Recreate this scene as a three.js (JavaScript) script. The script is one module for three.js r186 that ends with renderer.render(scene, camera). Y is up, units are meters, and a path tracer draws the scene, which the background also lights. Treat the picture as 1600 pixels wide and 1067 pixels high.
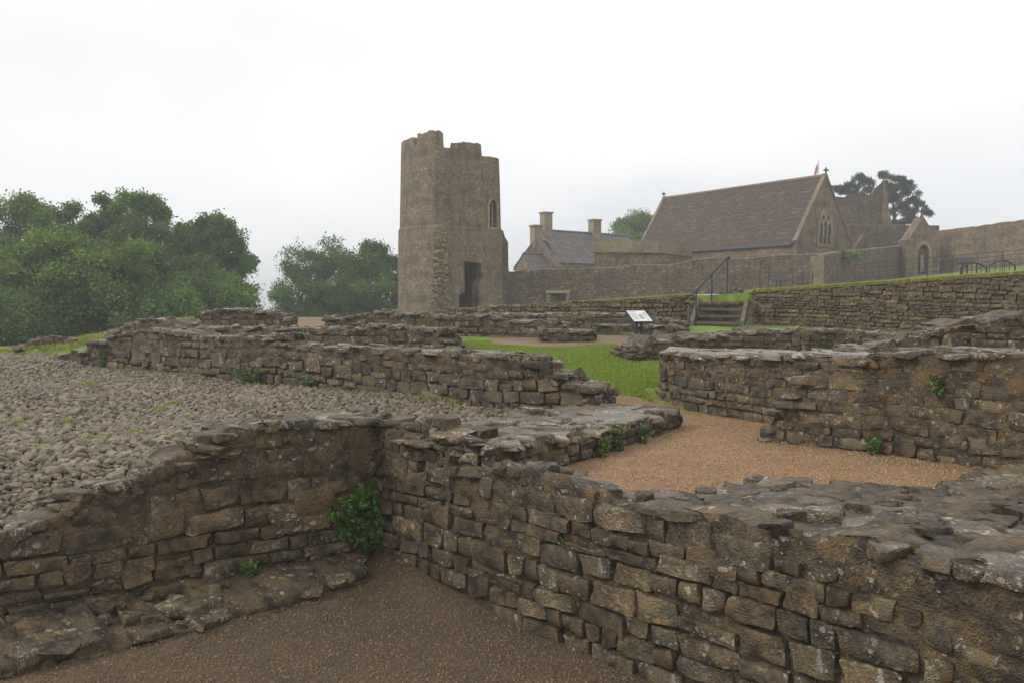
import * as THREE from 'three';
import { mergeGeometries, mergeVertices, toCreasedNormals } from 'three/addons/utils/BufferGeometryUtils.js';
import { Brush, Evaluator, SUBTRACTION } from 'three-bvh-csg';

// ------------------------------------------------------------------ camera, sky, sun, exposure
const scene = new THREE.Scene();
const camera = new THREE.PerspectiveCamera(44.0, 1024 / 682, 0.1, 2000);
camera.position.set(0, 2.6, 0);
camera.rotation.set(THREE.MathUtils.degToRad(-2.6), 0, 0);
const renderer = new THREE.WebGLRenderer();
renderer.toneMapping = THREE.LinearToneMapping;
renderer.toneMappingExposure = 1.0;
renderer.shadowMap.enabled = true;

function mulberry(a) { return () => { a = (a + 0x6d2b79f5) | 0; let t = Math.imul(a ^ (a >>> 15), 1 | a); t = (t + Math.imul(t ^ (t >>> 7), 61 | t)) ^ t; return ((t ^ (t >>> 14)) >>> 0) / 4294967296; }; }
const clamp = (v, a = 0, b = 1) => Math.min(b, Math.max(a, v));
const lerp = (a, b, t) => a + (b - a) * t;
const sstep = (a, b, v) => { const t = clamp((v - a) / (b - a)); return t * t * (3 - 2 * t); };
function hash3(x, y, z) { let h = Math.imul(x, 374761393) ^ Math.imul(y, 668265263) ^ Math.imul(z, 1274126177); h = Math.imul(h ^ (h >>> 13), 1274126177); h ^= h >>> 16; return (h >>> 0) / 4294967296; }
function vnoise(x, y, z) {       // value noise, -1..1
  const xi = Math.floor(x), yi = Math.floor(y), zi = Math.floor(z); let u = x - xi, v = y - yi, w = z - zi;
  u = u * u * (3 - 2 * u); v = v * v * (3 - 2 * v); w = w * w * (3 - 2 * w);
  const a = lerp(lerp(hash3(xi, yi, zi), hash3(xi + 1, yi, zi), u), lerp(hash3(xi, yi + 1, zi), hash3(xi + 1, yi + 1, zi), u), v);
  const b = lerp(lerp(hash3(xi, yi, zi + 1), hash3(xi + 1, yi, zi + 1), u), lerp(hash3(xi, yi + 1, zi + 1), hash3(xi + 1, yi + 1, zi + 1), u), v);
  return lerp(a, b, w) * 2 - 1;
}
const fbm3 = (x, y, z, o = 3) => { let s = 0, a = 1, n = 0; for (let i = 0; i < o; i++) { s += a * vnoise(x, y, z); n += a; a *= 0.5; x *= 2.03; y *= 2.03; z *= 2.03; } return s / n; };
// tileable 2-d noise with integer period, 0..1
function tnoise(x, y, per, seed) {
  const xi = Math.floor(x), yi = Math.floor(y); let u = x - xi, v = y - yi; u = u * u * (3 - 2 * u); v = v * v * (3 - 2 * v);
  const m = (n) => ((n % per) + per) % per, x0 = m(xi), x1 = m(xi + 1), y0 = m(yi), y1 = m(yi + 1);
  return lerp(lerp(hash3(x0, y0, seed), hash3(x1, y0, seed), u), lerp(hash3(x0, y1, seed), hash3(x1, y1, seed), u), v);
}
const tfbm = (u, v, per, o, seed) => { let s = 0, a = 1, n = 0, p = per; for (let i = 0; i < o; i++) { s += a * tnoise(u * p, v * p, p, seed + i); n += a; a *= 0.55; p *= 2; } return s / n; };

// overcast sky: pale, with soft lighter and greyer patches all round
{
  const W = 1024, Hh = 512, data = new Float32Array(W * Hh * 4);
  for (let j = 0; j < Hh; j++) for (let i = 0; i < W; i++) {
    const el = ((j + 0.5) / Hh - 0.5) * Math.PI, az = (i + 0.5) / W * Math.PI * 2;
    const dx = Math.cos(el) * Math.cos(az), dy = Math.sin(el), dz = Math.cos(el) * Math.sin(az);
    const up = Math.max(0, dy);
    const cl = fbm3(dx * 2.1 + 7.3, up * 4.2 + 1.7, dz * 2.1 + 3.1, 4);
    const fine = fbm3(dx * 6 + 3, up * 11, dz * 6 + 9, 3);
    let L = 0.98 + 0.18 * sstep(0.03, 0.4, up) + 0.18 * cl + 0.06 * fine;
    if (dy < 0) L = 0.88;
    const o = (j * W + i) * 4, c = clamp((1.05 - L) * 0.3, 0, 0.06);
    data[o] = L * (0.985 - c); data[o + 1] = L * (0.99 - c * 0.3); data[o + 2] = L * 1.005; data[o + 3] = 1;
  }
  const t = new THREE.DataTexture(data, W, Hh, THREE.RGBAFormat, THREE.FloatType);
  t.mapping = THREE.EquirectangularReflectionMapping; t.magFilter = THREE.LinearFilter; t.needsUpdate = true;
  scene.background = t; scene.environment = t;
}
const sun = new THREE.DirectionalLight(new THREE.Color(1.0, 0.97, 0.92), 1.5);
sun.position.set(-75, 62, 8); sun.target.position.set(0, 0, -20); sun.castShadow = true; sun.shadow.radius = 30;
Object.assign(sun.shadow.camera, { left: -60, right: 60, top: 60, bottom: -60, near: 1, far: 250 });
scene.add(sun, sun.target);
scene.fog = new THREE.FogExp2(new THREE.Color(0.9, 0.91, 0.93), 0.0019);

// ------------------------------------------------------------------ naming helpers
const taken = new Map();
function numbered(n) { const k = taken.get(n) ?? 0; taken.set(n, k + 1); return k ? n + '_' + String(k).padStart(3, '0') : n; }
function shadows(o) { o.traverse((m) => { if (m.isMesh) { m.castShadow = true; m.receiveShadow = true; } }); return o; }
function thing(name, label, category, pos = [0, 0, 0], group) {
  const g = new THREE.Group(); g.name = numbered(name); g.position.set(...pos); g.userData = { label, category }; if (group) g.userData.group = group; scene.add(g); return g;
}
function part(name, geo, mat, parent) { const m = new THREE.Mesh(geo, mat); m.name = name; m.castShadow = m.receiveShadow = true; parent.add(m); return m; }
function structure(name, geo, mat, label, category) { const m = part(name, geo, mat, scene); m.userData = { kind: 'structure', label, category }; return m; }

// ------------------------------------------------------------------ textures
function dataTex(size, fn, srgb, n = 4) {
  const d = new Uint8Array(size * size * 4);
  for (let j = 0; j < size; j++) for (let i = 0; i < size; i++) {
    const c = fn(i, j), o = (j * size + i) * 4; d[o] = clamp(c[0], 0, 255); d[o + 1] = clamp(c[1], 0, 255); d[o + 2] = clamp(c[2], 0, 255); d[o + 3] = 255;
  }
  const t = new THREE.DataTexture(d, size, size); t.wrapS = t.wrapT = THREE.RepeatWrapping; t.magFilter = THREE.LinearFilter; t.minFilter = THREE.LinearMipmapLinearFilter; t.generateMipmaps = true;
  if (srgb) t.colorSpace = THREE.SRGBColorSpace; t.needsUpdate = true; return t;
}
const toS = (v) => 255 * (v <= 0.0031308 ? 12.92 * v : 1.055 * Math.pow(v, 1 / 2.4) - 0.055);
const mix3 = (a, b, t) => [lerp(a[0], b[0], t), lerp(a[1], b[1], t), lerp(a[2], b[2], t)];
// stamps noisy-edged round blotches (lichen, stains) into a mask
function blotches(size, count, r0, r1, seed, rough = 0.5) {
  const m = new Float32Array(size * size), R = mulberry(seed);
  for (let k = 0; k < count; k++) {
    const cx = R() * size, cy = R() * size; if (tfbm(cx / size, cy / size, 5, 3, seed + 70) < 0.47 + 0.1 * R()) continue; const r = (r0 + (r1 - r0) * R() * R()) * size, st = 0.5 + 0.5 * R(), ex = 0.7 + 0.6 * R(), n = Math.ceil(r * 1.7);
    for (let y = -n; y <= n; y++) for (let x = -n; x <= n; x++) {
      const px = ((Math.round(cx) + x) % size + size) % size, py = ((Math.round(cy) + y) % size + size) % size;
      const d = Math.hypot(x * ex, y / ex) / r + rough * (tfbm(px / size, py / size, 24, 3, seed) - 0.5) * 2;
      const v = st * sstep(1.05, 0.75, d); if (v > m[py * size + px]) m[py * size + px] = v;
    }
  }
  return m;
}
// weathered limestone: albedo and relief, 1 m across
function stoneTextures(seed, o) {
  const N = 1024, white = blotches(N, o.white * 2, 0.002, 0.026, seed + 1, 1.35), black = blotches(N, o.black * 2, 0.002, 0.028, seed + 2, 1.3), ochre = blotches(N, o.ochre * 2, 0.003, 0.026, seed + 3, 1.1);
  const h = new Float32Array(N * N);
  const map = dataTex(N, (i, j) => {
    const u = i / N, v = j / N, q = j * N + i;
    const broad = tfbm(u, v, 4, 4, seed + 11), mid = tfbm(u, v, 14, 4, seed + 23), grain = tfbm(u, v, 90, 3, seed + 31), spk = hash3(i, j, seed);
    let c = mix3(o.dark, o.light, clamp(0.5 + (broad - 0.5) * 2.0 + (mid - 0.5) * 1.5));
    c = mix3(c, o.warm, clamp((tfbm(u, v, 6, 3, seed + 41) - 0.5) * 2.6));
    const patch = sstep(0.44, 0.62, tfbm(u, v, 3, 3, seed + 51));
    c = mix3(c, [0.045, 0.038, 0.034], black[q] * 0.72 * (1 - 0.4 * patch));
    c = mix3(c, [0.40, 0.37, 0.32], white[q] * (0.30 + 0.5 * patch));
    c = mix3(c, [0.33, 0.18, 0.045], ochre[q] * 0.7);
    const k = 0.45 + 1.1 * grain + (spk - 0.5) * 0.35;
    h[q] = clamp(0.5 + (mid - 0.5) * 0.8 + (grain - 0.5) * 0.8 - 0.25 * black[q] + 0.15 * white[q] + (spk - 0.5) * 0.1);
    return [toS(c[0] * k), toS(c[1] * k), toS(c[2] * k)];
  }, true);
  const bump = dataTex(N, (i, j) => { const b = h[j * N + i] * 255; return [b, b, b]; });
  return { map, bump };
}
const stoneA = stoneTextures(101, { dark: [0.032, 0.0225, 0.012], light: [0.145, 0.107, 0.056], warm: [0.165, 0.106, 0.042], white: 330, black: 380, ochre: 26 });
const stoneB = stoneTextures(202, { dark: [0.04, 0.03, 0.0175], light: [0.168, 0.13, 0.074], warm: [0.17, 0.116, 0.049], white: 620, black: 560, ochre: 50 });
const stoneC = stoneTextures(303, { dark: [0.034, 0.025, 0.0135], light: [0.145, 0.107, 0.057], warm: [0.19, 0.108, 0.033], white: 380, black: 420, ochre: 150 });
const stoneD = stoneTextures(404, { dark: [0.17, 0.135, 0.088], light: [0.3, 0.245, 0.165], warm: [0.29, 0.22, 0.13], white: 40, black: 70, ochre: 10 });
const stoneMat = (tex, tint, rough = 0.62, bump = 0.012) => new THREE.MeshStandardMaterial({ map: tex.map, bumpMap: tex.bump, bumpScale: bump, color: new THREE.Color().setRGB(...tint), roughness: rough });
const tints = [[0.92, 0.92, 0.92], [1.04, 0.98, 0.9], [0.74, 0.73, 0.72], [0.92, 0.87, 0.79], [1.14, 1.1, 1.02]];
const faceMats = [...tints.map((t) => stoneMat(stoneA, t)), ...tints.map((t) => stoneMat(stoneB, t))];
const ochreMats = [...tints.map((t) => stoneMat(stoneC, t)), ...tints.slice(0, 3).map((t) => stoneMat(stoneB, t))];
const capMats = [[1.0, 0.97, 0.94], [1.14, 1.1, 1.06], [0.88, 0.84, 0.8], [1.04, 0.98, 0.92]].map((t) => stoneMat(stoneB, t, 0.34));
const coreMat = stoneMat(stoneA, [0.92, 0.9, 0.87], 0.7, 0.02), coreOchre = stoneMat(stoneC, [0.92, 0.9, 0.87], 0.7, 0.02);
const yellowMats = [[1.15, 1.08, 0.92], [1.35, 1.22, 0.98], [0.95, 0.9, 0.82], [1.1, 1.05, 0.96], [1.5, 1.34, 1.02]].map((t) => stoneMat(stoneA, t));

// small-coursed rubble masonry for walls too far off to tell stones apart, 4 m across
function masonryTextures(seed, o) {
  const N = 1024, R = mulberry(seed), col = new Float32Array(N * N * 3), h = new Float32Array(N * N);
  const rows = []; let y = 0; while (y < N) { const hh = Math.round(o.row[0] + (o.row[1] - o.row[0]) * R()); rows.push([y, Math.min(N, y + hh)]); y += hh; }
  for (const [y0, y1] of rows) {
    let x = Math.floor(R() * 40); const x00 = x;
    while (x < x00 + N) {
      const w = Math.round(o.len[0] + (o.len[1] - o.len[0]) * R() * R()), x1 = Math.min(x + w, x00 + N), t = R(), b = 0.8 + 0.4 * R(), hgt = 0.45 + 0.5 * R();
      const c = mix3(mix3(o.a, o.b, t), o.c, R() < 0.12 ? 0.8 : 0);
      for (let yy = y0; yy < y1; yy++) for (let xx = x; xx < x1; xx++) {
        const q = yy * N + (xx % N), e = Math.min(yy - y0, y1 - 1 - yy, xx - x, x1 - 1 - xx), jn = e < 1 ? 1 : e < 2 ? 0.45 : 0;
        const m = mix3([c[0] * b, c[1] * b, c[2] * b], o.mortar, jn); col[q * 3] = m[0]; col[q * 3 + 1] = m[1]; col[q * 3 + 2] = m[2]; h[q] = hgt * (1 - jn * 0.8);
      }
      x = x1;
    }
  }
  const map = dataTex(N, (i, j) => { const q = j * N + i, u = i / N, v = j / N, k = 0.55 + 0.45 * tfbm(u, v, 3, 4, seed + 5) + 0.45 * tfbm(u, v, 30, 4, seed + 9), st = clamp(sstep(0.5, 0.75, tfbm(u, v, 6, 4, seed + 77)) * 0.3 + sstep(0.55, 0.85, 0.6 * tnoise(u * 36, v * 3, 36, seed + 78) + 0.4 * tnoise(u * 12, v * 2, 12, seed + 79)) * 0.26); return [0, 1, 2].map((c) => toS(col[q * 3 + c] * k * (1 - st))); }, true);
  const bump = dataTex(N, (i, j) => { const b = 255 * clamp(h[j * N + i] * 0.75 + 0.25 * tfbm(i / N, j / N, 60, 3, seed)); return [b, b, b]; });
  return { map, bump };
}
const masA = masonryTextures(11, { row: [15, 29], len: [20, 80], a: [0.2, 0.15, 0.098], b: [0.25, 0.19, 0.13], c: [0.31, 0.25, 0.17], mortar: [0.12, 0.092, 0.065] });
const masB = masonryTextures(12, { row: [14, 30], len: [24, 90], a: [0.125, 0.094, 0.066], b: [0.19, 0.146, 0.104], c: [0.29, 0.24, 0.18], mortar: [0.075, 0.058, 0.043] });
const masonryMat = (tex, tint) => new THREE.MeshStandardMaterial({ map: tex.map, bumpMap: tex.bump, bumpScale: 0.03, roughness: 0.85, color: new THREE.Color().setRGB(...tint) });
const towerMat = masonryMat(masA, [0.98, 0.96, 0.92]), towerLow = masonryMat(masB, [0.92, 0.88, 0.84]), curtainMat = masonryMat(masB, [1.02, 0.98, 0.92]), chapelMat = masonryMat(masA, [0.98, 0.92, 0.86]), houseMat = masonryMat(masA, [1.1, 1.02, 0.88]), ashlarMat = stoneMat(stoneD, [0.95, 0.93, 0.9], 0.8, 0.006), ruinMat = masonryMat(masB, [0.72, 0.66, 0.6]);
const copingMat = stoneMat(stoneD, [0.68, 0.66, 0.64], 0.8, 0.006);
const paneMat = new THREE.MeshStandardMaterial({ color: new THREE.Color().setRGB(0.04, 0.042, 0.045), roughness: 0.15 });

// gravel: grains of mixed tone, 1.2 m across
function gravelTextures(seed, a, b, c) {
  const N = 1024, h = new Float32Array(N * N);
  const map = dataTex(N, (i, j) => {
    const u = i / N, v = j / N, g1 = tnoise(u * 170, v * 170, 170, seed), g2 = tnoise(u * 330, v * 330, 330, seed + 1), s = hash3(i >> 1, j >> 1, seed), br = tfbm(u, v, 4, 4, seed + 3);
    let k = mix3(a, b, clamp(0.5 + (g1 - 0.5) * 1.3 + (g2 - 0.5) * 0.9 + (br - 0.5) * 0.9)); if (s > 0.965) k = mix3(k, c, 0.8); if (s < 0.05) k = mix3(k, [0.05, 0.035, 0.025], 0.6);
    h[j * N + i] = clamp(g1 * 0.5 + g2 * 0.5); return [toS(k[0]), toS(k[1]), toS(k[2])];
  }, true);
  return { map, bump: dataTex(N, (i, j) => { const q = h[j * N + i] * 255; return [q, q, q]; }) };
}
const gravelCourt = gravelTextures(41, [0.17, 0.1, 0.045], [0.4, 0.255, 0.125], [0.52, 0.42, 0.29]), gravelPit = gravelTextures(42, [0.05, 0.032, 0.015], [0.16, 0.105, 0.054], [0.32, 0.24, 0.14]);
const gravelMat = (t, tint = [1, 1, 1]) => new THREE.MeshStandardMaterial({ map: t.map, bumpMap: t.bump, bumpScale: 0.012, roughness: 0.8, vertexColors: true, color: new THREE.Color().setRGB(...tint) });
const grassTex = dataTex(512, (i, j) => { const u = i / 512, v = j / 512, n = tfbm(u, v, 6, 4, 7), f = tnoise(u * 128, v * 128, 128, 9), s = hash3(i, j, 3); const c = mix3([0.075, 0.12, 0.012], [0.22, 0.3, 0.038], clamp(0.5 + (n - 0.5) * 1.2 + (f - 0.5) * 0.9 + (s - 0.5) * 0.5)); return [toS(c[0]), toS(c[1]), toS(c[2])]; }, true);
const grassMat = new THREE.MeshStandardMaterial({ map: grassTex, roughness: 0.95, vertexColors: true });
const earthTex = dataTex(512, (i, j) => { const u = i / 512, v = j / 512, n = tfbm(u, v, 10, 5, 17), s = hash3(i, j, 5); const c = mix3([0.07, 0.055, 0.035], [0.2, 0.165, 0.12], clamp(0.5 + (n - 0.5) * 2 + (s - 0.5) * 0.4)); return [toS(c[0]), toS(c[1]), toS(c[2])]; }, true);
const earthMat = new THREE.MeshStandardMaterial({ map: earthTex, roughness: 0.9, vertexColors: true });
const barkMat = new THREE.MeshStandardMaterial({ map: earthTex, color: new THREE.Color().setRGB(0.55, 0.5, 0.45), roughness: 0.95 });
const slateTex = dataTex(512, (i, j) => { const R = 8, row = Math.floor(j / 512 * R), off = hash3(row, 1, 5), x = (i / 512 * 12 + off) % 12, t = Math.floor(x), e = Math.abs(x - t - 0.5); const b = 0.86 + 0.28 * hash3(t, row, 9), n = tfbm(i / 512, j / 512, 20, 4, 3), l = sstep(0.62, 0.75, tfbm(i / 512, j / 512, 12, 3, 13)); let c = mix3([0.07, 0.054, 0.043], [0.125, 0.098, 0.078], n); c = c.map((v) => v * b * (e > 0.47 ? 0.7 : 1)); c = mix3(c, [0.3, 0.27, 0.2], l * 0.35); return c.map(toS); }, true);
const slateBrown = new THREE.MeshStandardMaterial({ map: slateTex, roughness: 0.85, color: new THREE.Color().setRGB(0.7, 0.64, 0.57) }), slateGrey = new THREE.MeshStandardMaterial({ map: slateTex, roughness: 0.5, color: new THREE.Color().setRGB(0.95, 0.98, 1.12) });
const leadMat = new THREE.MeshStandardMaterial({ color: new THREE.Color().setRGB(0.09, 0.09, 0.09), roughness: 0.6 });
const ironMat = new THREE.MeshStandardMaterial({ color: new THREE.Color().setRGB(0.022, 0.024, 0.027), roughness: 0.65, metalness: 0 });
const woodMat = new THREE.MeshStandardMaterial({ map: earthTex, color: new THREE.Color().setRGB(0.72, 0.7, 0.72), roughness: 0.75 });

// ------------------------------------------------------------------ ground heights
const R0 = [-1.31, -8.14], nR = [0.732, -0.681], tR = [0.681, 0.732], nL = [-0.584, -0.811];
const behindR = (x, z) => (x - R0[0]) * nR[0] + (z - R0[1]) * nR[1], behindL = (x, z) => (x - R0[0]) * nL[0] + (z - R0[1]) * nL[1];
const cLine = (x) => (x > 0.36 ? 11.8 - (x - 0.36) * 0.61 : x > -3.8 ? 11.8 + (0.36 - x) * 0.625 : x > -7.09 ? 14.4 + (-3.8 - x) * 0.608 : 16.4 + (-7.09 - x) * 0.49);
const bankPts = [[-3.88, -6.29, 0.82], [-1.7, -8.3, 1.16], [-6, -10, 1.03], [-2.46, -13.5, 1.17], [-7.09, -16.4, 1.27], [-10.3, -17, 1.46], [-5.8, -5.4, 0.62], [-12, -12, 1.12], [0, -11, 1.05], [-9, -8, 0.8], [-3.4, -10, 1.08], [-0.6, -9.3, 1.15], [-8.4, -13.4, 1.22]];
function bankY(x, z) { let s = 0, w = 0; for (const [px, pz, y] of bankPts) { const k = 1 / ((x - px) ** 2 + (z - pz) ** 2 + 0.5) ** 1.5; s += k * y; w += k; } return s / w; }
const terr = [[-2.5, 27.2], [5.1, 24.2], [6.9, 23.9], [12.1, 20], [16, 16.8], [30, 6], [60, -10]];
function lineD(x) { for (let i = 1; i < terr.length; i++) if (x <= terr[i][0]) { const t = (x - terr[i - 1][0]) / (terr[i][0] - terr[i - 1][0]); return lerp(terr[i - 1][1], terr[i][1], t); } return -20; }
const terraceY = (x, d) => 2.46 + 0.065 * x - 0.0076 * (d - 24) + 0.0009 * Math.max(0, x - 8) ** 2;
const inBank = (x, z) => behindL(x, z) > 0.25 && -z < cLine(x) + 0.3 && (x + 0.9) * 3.0 + (z + 8.6) * 2.5 < 0;
function H(x, z) {
  const d = -z;
  if (behindR(x, z) < 0.25 && behindL(x, z) < 0.25) { const e = -behindL(x, z), f = -behindR(x, z); return 0.012 * fbm3(x * 1.7, 3, z * 1.7, 3) + (0.06 + 0.05 * fbm3(x * 2.2, 6, z * 2.2, 3)) * sstep(1.3 + 0.2 * vnoise(x * 1.5, 1, z * 1.5), -0.05, e) * sstep(-0.4, 0.5, f + 0.4) + 0.12 * sstep(0.4, 0, f) * sstep(2.5, 0.5, e) + 0.03 * fbm3(x * 7, 3, z * 7, 3) * sstep(1.2, 0.5, e); }
  if (inBank(x, z)) return bankY(x, z) - 0.02;
  let y = 1 + clamp(d - 12.5, 0, 6.5) * 0.108 + clamp(d - 19, 0, 6.5) * 0.06 + 0.012 * fbm3(x * 0.9, 1, z * 0.9, 3);
  const w = Math.max(x > -2.5 && d > lineD(x) + 0.15 ? 1 : 0, sstep(-9, -5, x) * sstep(29, 36, d));
  y -= (1 - w) * (1.1 * sstep(-9.5, -14, x) * sstep(15, 24, d) + 2.2 * sstep(30, 60, d) + Math.max(0, d - 70) * 0.06);
  y = lerp(y, Math.min(terraceY(Math.min(x, 60), Math.min(d, 120)), 12) - Math.max(0, d - 110) * 0.05, w);
  return y + 0.05 * fbm3(x * 0.15, 5, z * 0.15, 2) * sstep(14, 30, d);
}
{
  const xs = [], zs = [], grow = (a, from, to, step, k) => { let v = from, s = step; while (Math.abs(v) < Math.abs(to)) { v += s; s *= k; a.push(v); } };
  for (let x = -9; x <= 7.001; x += 0.125) xs.push(x); for (let x = 7.2; x <= 17.01; x += 0.2) xs.push(x); grow(xs, 17, 500, 0.25, 1.13); const neg = []; grow(neg, -9, -500, -0.2, 1.13); xs.unshift(...neg.reverse());
  for (let z = 1; z >= -20.001; z -= 0.125) zs.push(z); for (let z = -20.18; z >= -28.5; z -= 0.18) zs.push(z); grow(zs, -28.5, -600, -0.25, 1.1); zs.unshift(120, 40, 15, 6, 3);
  const W = xs.length, verts = new Float32Array(W * zs.length * 3), uv = new Float32Array(W * zs.length * 2), col = new Float32Array(W * zs.length * 3);
  const lawnEdge = (x, z) => -z > 12.9 + 0.5 * Math.sin(x * 1.3) + 0.35 * fbm3(x * 2, 0, z * 2, 2) - (x - 2) * 0.35;
  for (let j = 0; j < zs.length; j++) for (let i = 0; i < W; i++) {
    const q = j * W + i, x = xs[i], z = zs[j]; verts.set([x, H(x, z), z], q * 3); uv.set([x / 1.2, z / 1.2], q * 2);
    const k = 0.92 + 0.2 * fbm3(x * 0.6, 2, z * 0.6, 4); col.set([k * (1 + 0.05 * vnoise(x * 0.4, 9, z * 0.4)), k, k * 0.98], q * 3);
  }
  const regions = { ground: [], pit_floor: [], gravel_court: [], cobbled_bank: [], gravel_path: [] };
  for (let j = 0; j < zs.length - 1; j++) for (let i = 0; i < W - 1; i++) {
    const x = (xs[i] + xs[i + 1]) / 2, z = (zs[j] + zs[j + 1]) / 2, d = -z, q = j * W + i; let r = 'ground';
    if (behindR(x, z) < 0.25 && behindL(x, z) < 0.25) r = 'pit_floor';
    else if (inBank(x, z)) r = x > -13 ? 'cobbled_bank' : 'ground';
    else if (d < 16.5 && x > -1.5 && x < 11 && !lawnEdge(x, z)) r = 'gravel_court';
    else if ((x > -8.4 && x < -2.6 && d > 20.4 && d < 31) || (x > -0.5 && x < 4.2 && d > 18.6 - 0.2 * Math.sin(x * 2) && d < 20.6)) r = 'gravel_path';
    regions[r].push(q, q + 1, q + W, q + 1, q + W + 1, q + W);
  }
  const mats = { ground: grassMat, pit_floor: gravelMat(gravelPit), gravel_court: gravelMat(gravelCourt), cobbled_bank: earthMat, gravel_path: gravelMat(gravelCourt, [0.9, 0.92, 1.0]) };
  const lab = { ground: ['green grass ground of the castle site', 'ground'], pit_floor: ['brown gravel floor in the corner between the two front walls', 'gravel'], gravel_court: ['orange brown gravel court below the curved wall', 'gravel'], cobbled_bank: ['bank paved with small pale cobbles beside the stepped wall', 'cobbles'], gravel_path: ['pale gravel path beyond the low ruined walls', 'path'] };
  for (const [n, idx] of Object.entries(regions)) {
    const used = new Map(), p = [], u = [], c = [], id = idx.map((v) => { if (!used.has(v)) { used.set(v, used.size); p.push(verts[v * 3], verts[v * 3 + 1], verts[v * 3 + 2]); u.push(uv[v * 2], uv[v * 2 + 1]); c.push(col[v * 3], col[v * 3 + 1], col[v * 3 + 2]); } return used.get(v); });
    const g = new THREE.BufferGeometry(); g.setAttribute('position', new THREE.Float32BufferAttribute(p, 3)); g.setAttribute('uv', new THREE.Float32BufferAttribute(u, 2)); g.setAttribute('color', new THREE.Float32BufferAttribute(c, 3)); g.setIndex(id); g.computeVertexNormals();
    structure(n, g, mats[n], ...lab[n]);
  }
}

// ------------------------------------------------------------------ stones
function rock(l, h, d, r, amp, seed, seg = [5, 3, 3], skew = 0.09, ampV = amp, crease = 0) {
  const R = mulberry(seed), g = new THREE.BoxGeometry(2, 2, 2, ...seg), p = g.attributes.position, nrm = g.attributes.normal, uv = g.attributes.uv, half = [l / 2, h / 2, d / 2];
  const cor = Array.from({ length: 8 }, () => [(R() - 0.5) * 2 * skew * l, (R() - 0.5) * 2.4 * skew * h, (R() - 0.5) * skew * d]), uo = R() * 3, vo = R() * 3;
  for (let i = 0; i < p.count; i++) {
    const c = [p.getX(i), p.getY(i), p.getZ(i)].map((v) => Math.sign(v) * Math.abs(v) ** 0.62), q = c.map((v, k) => v * half[k]);
    const inn = q.map((v, k) => clamp(v, -(half[k] - Math.min(r, half[k] * 0.95)), half[k] - Math.min(r, half[k] * 0.95))), dir = q.map((v, k) => v - inn[k]), L = Math.hypot(...dir) || 1;
    const o = dir.map((v, k) => inn[k] + v / L * Math.min(L, r));
    for (let k = 0; k < 8; k++) { const w = (k & 1 ? 1 + c[0] : 1 - c[0]) * (k & 2 ? 1 + c[1] : 1 - c[1]) * (k & 4 ? 1 + c[2] : 1 - c[2]) / 8; for (let a = 0; a < 3; a++) o[a] += cor[k][a] * w; }
    const n = [0, 1, 2].map((k) => fbm3(o[0] * 9 + seed * 1.7 + k * 31, o[1] * 9 + k * 7, o[2] * 9 + seed, 3) * (k === 1 ? ampV : amp));
    const ax = [Math.abs(nrm.getX(i)), Math.abs(nrm.getY(i)), Math.abs(nrm.getZ(i))], m = ax.indexOf(Math.max(...ax));
    p.setXYZ(i, o[0] + n[0], o[1] + n[1], o[2] + n[2]);
    uv.setXY(i, ((m === 0 ? o[2] : o[0]) + uo) * 1.25, ((m === 1 ? o[2] : o[1]) + vo) * 1.25);
  }
  const plain = new THREE.BufferGeometry(); plain.setAttribute('position', p.clone()); plain.setIndex(g.index.clone()); const mv = mergeVertices(plain, 1e-4); mv.computeVertexNormals();
  const key = (a, i) => [a.getX(i), a.getY(i), a.getZ(i)].map((v) => Math.round(v * 5e3)).join(), nm = new Map(); for (let i = 0; i < mv.attributes.position.count; i++) nm.set(key(mv.attributes.position, i), i);
  for (let i = 0; i < p.count; i++) { const k = nm.get(key(p, i)); if (k !== undefined) nrm.setXYZ(i, mv.attributes.normal.getX(k), mv.attributes.normal.getY(k), mv.attributes.normal.getZ(k)); }
  const out = crease ? toCreasedNormals(g, crease) : g; out.userData.size = [l, h, d]; return out;
}
const faceRocks = [[0.16, 0.14], [0.25, 0.14], [0.38, 0.14], [0.5, 0.13]].map(([l, h], c) => Array.from({ length: 8 }, (_, k) => rock(l, h, 0.2, 0.02, 0.032, 50 + c * 10 + k, [c + 4, 4, 2], 0.085, 0.024, 0.7)));
const slabs = Array.from({ length: 9 }, (_, k) => rock(0.34, 0.075, 0.27, 0.022, 0.05, 200 + k, [7, 3, 6], 0.18, 0.014, 0.7));
const rubbles = Array.from({ length: 9 }, (_, k) => rock(0.19, 0.1, 0.16, 0.02, 0.05, 300 + k, [5, 3, 4], 0.24, 0.03, 0.5));
const cobbleRocks = Array.from({ length: 8 }, (_, k) => rock(0.1, 0.055, 0.07, 0.022, 0.03, 400 + k, [3, 3, 3], 0.2));

const M4 = new THREE.Matrix4(), Q = new THREE.Quaternion(), E3 = new THREE.Euler(), V = (x, y, z) => new THREE.Vector3(x, y, z);
const EYE = V(0, 2.6, 0);
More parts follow.
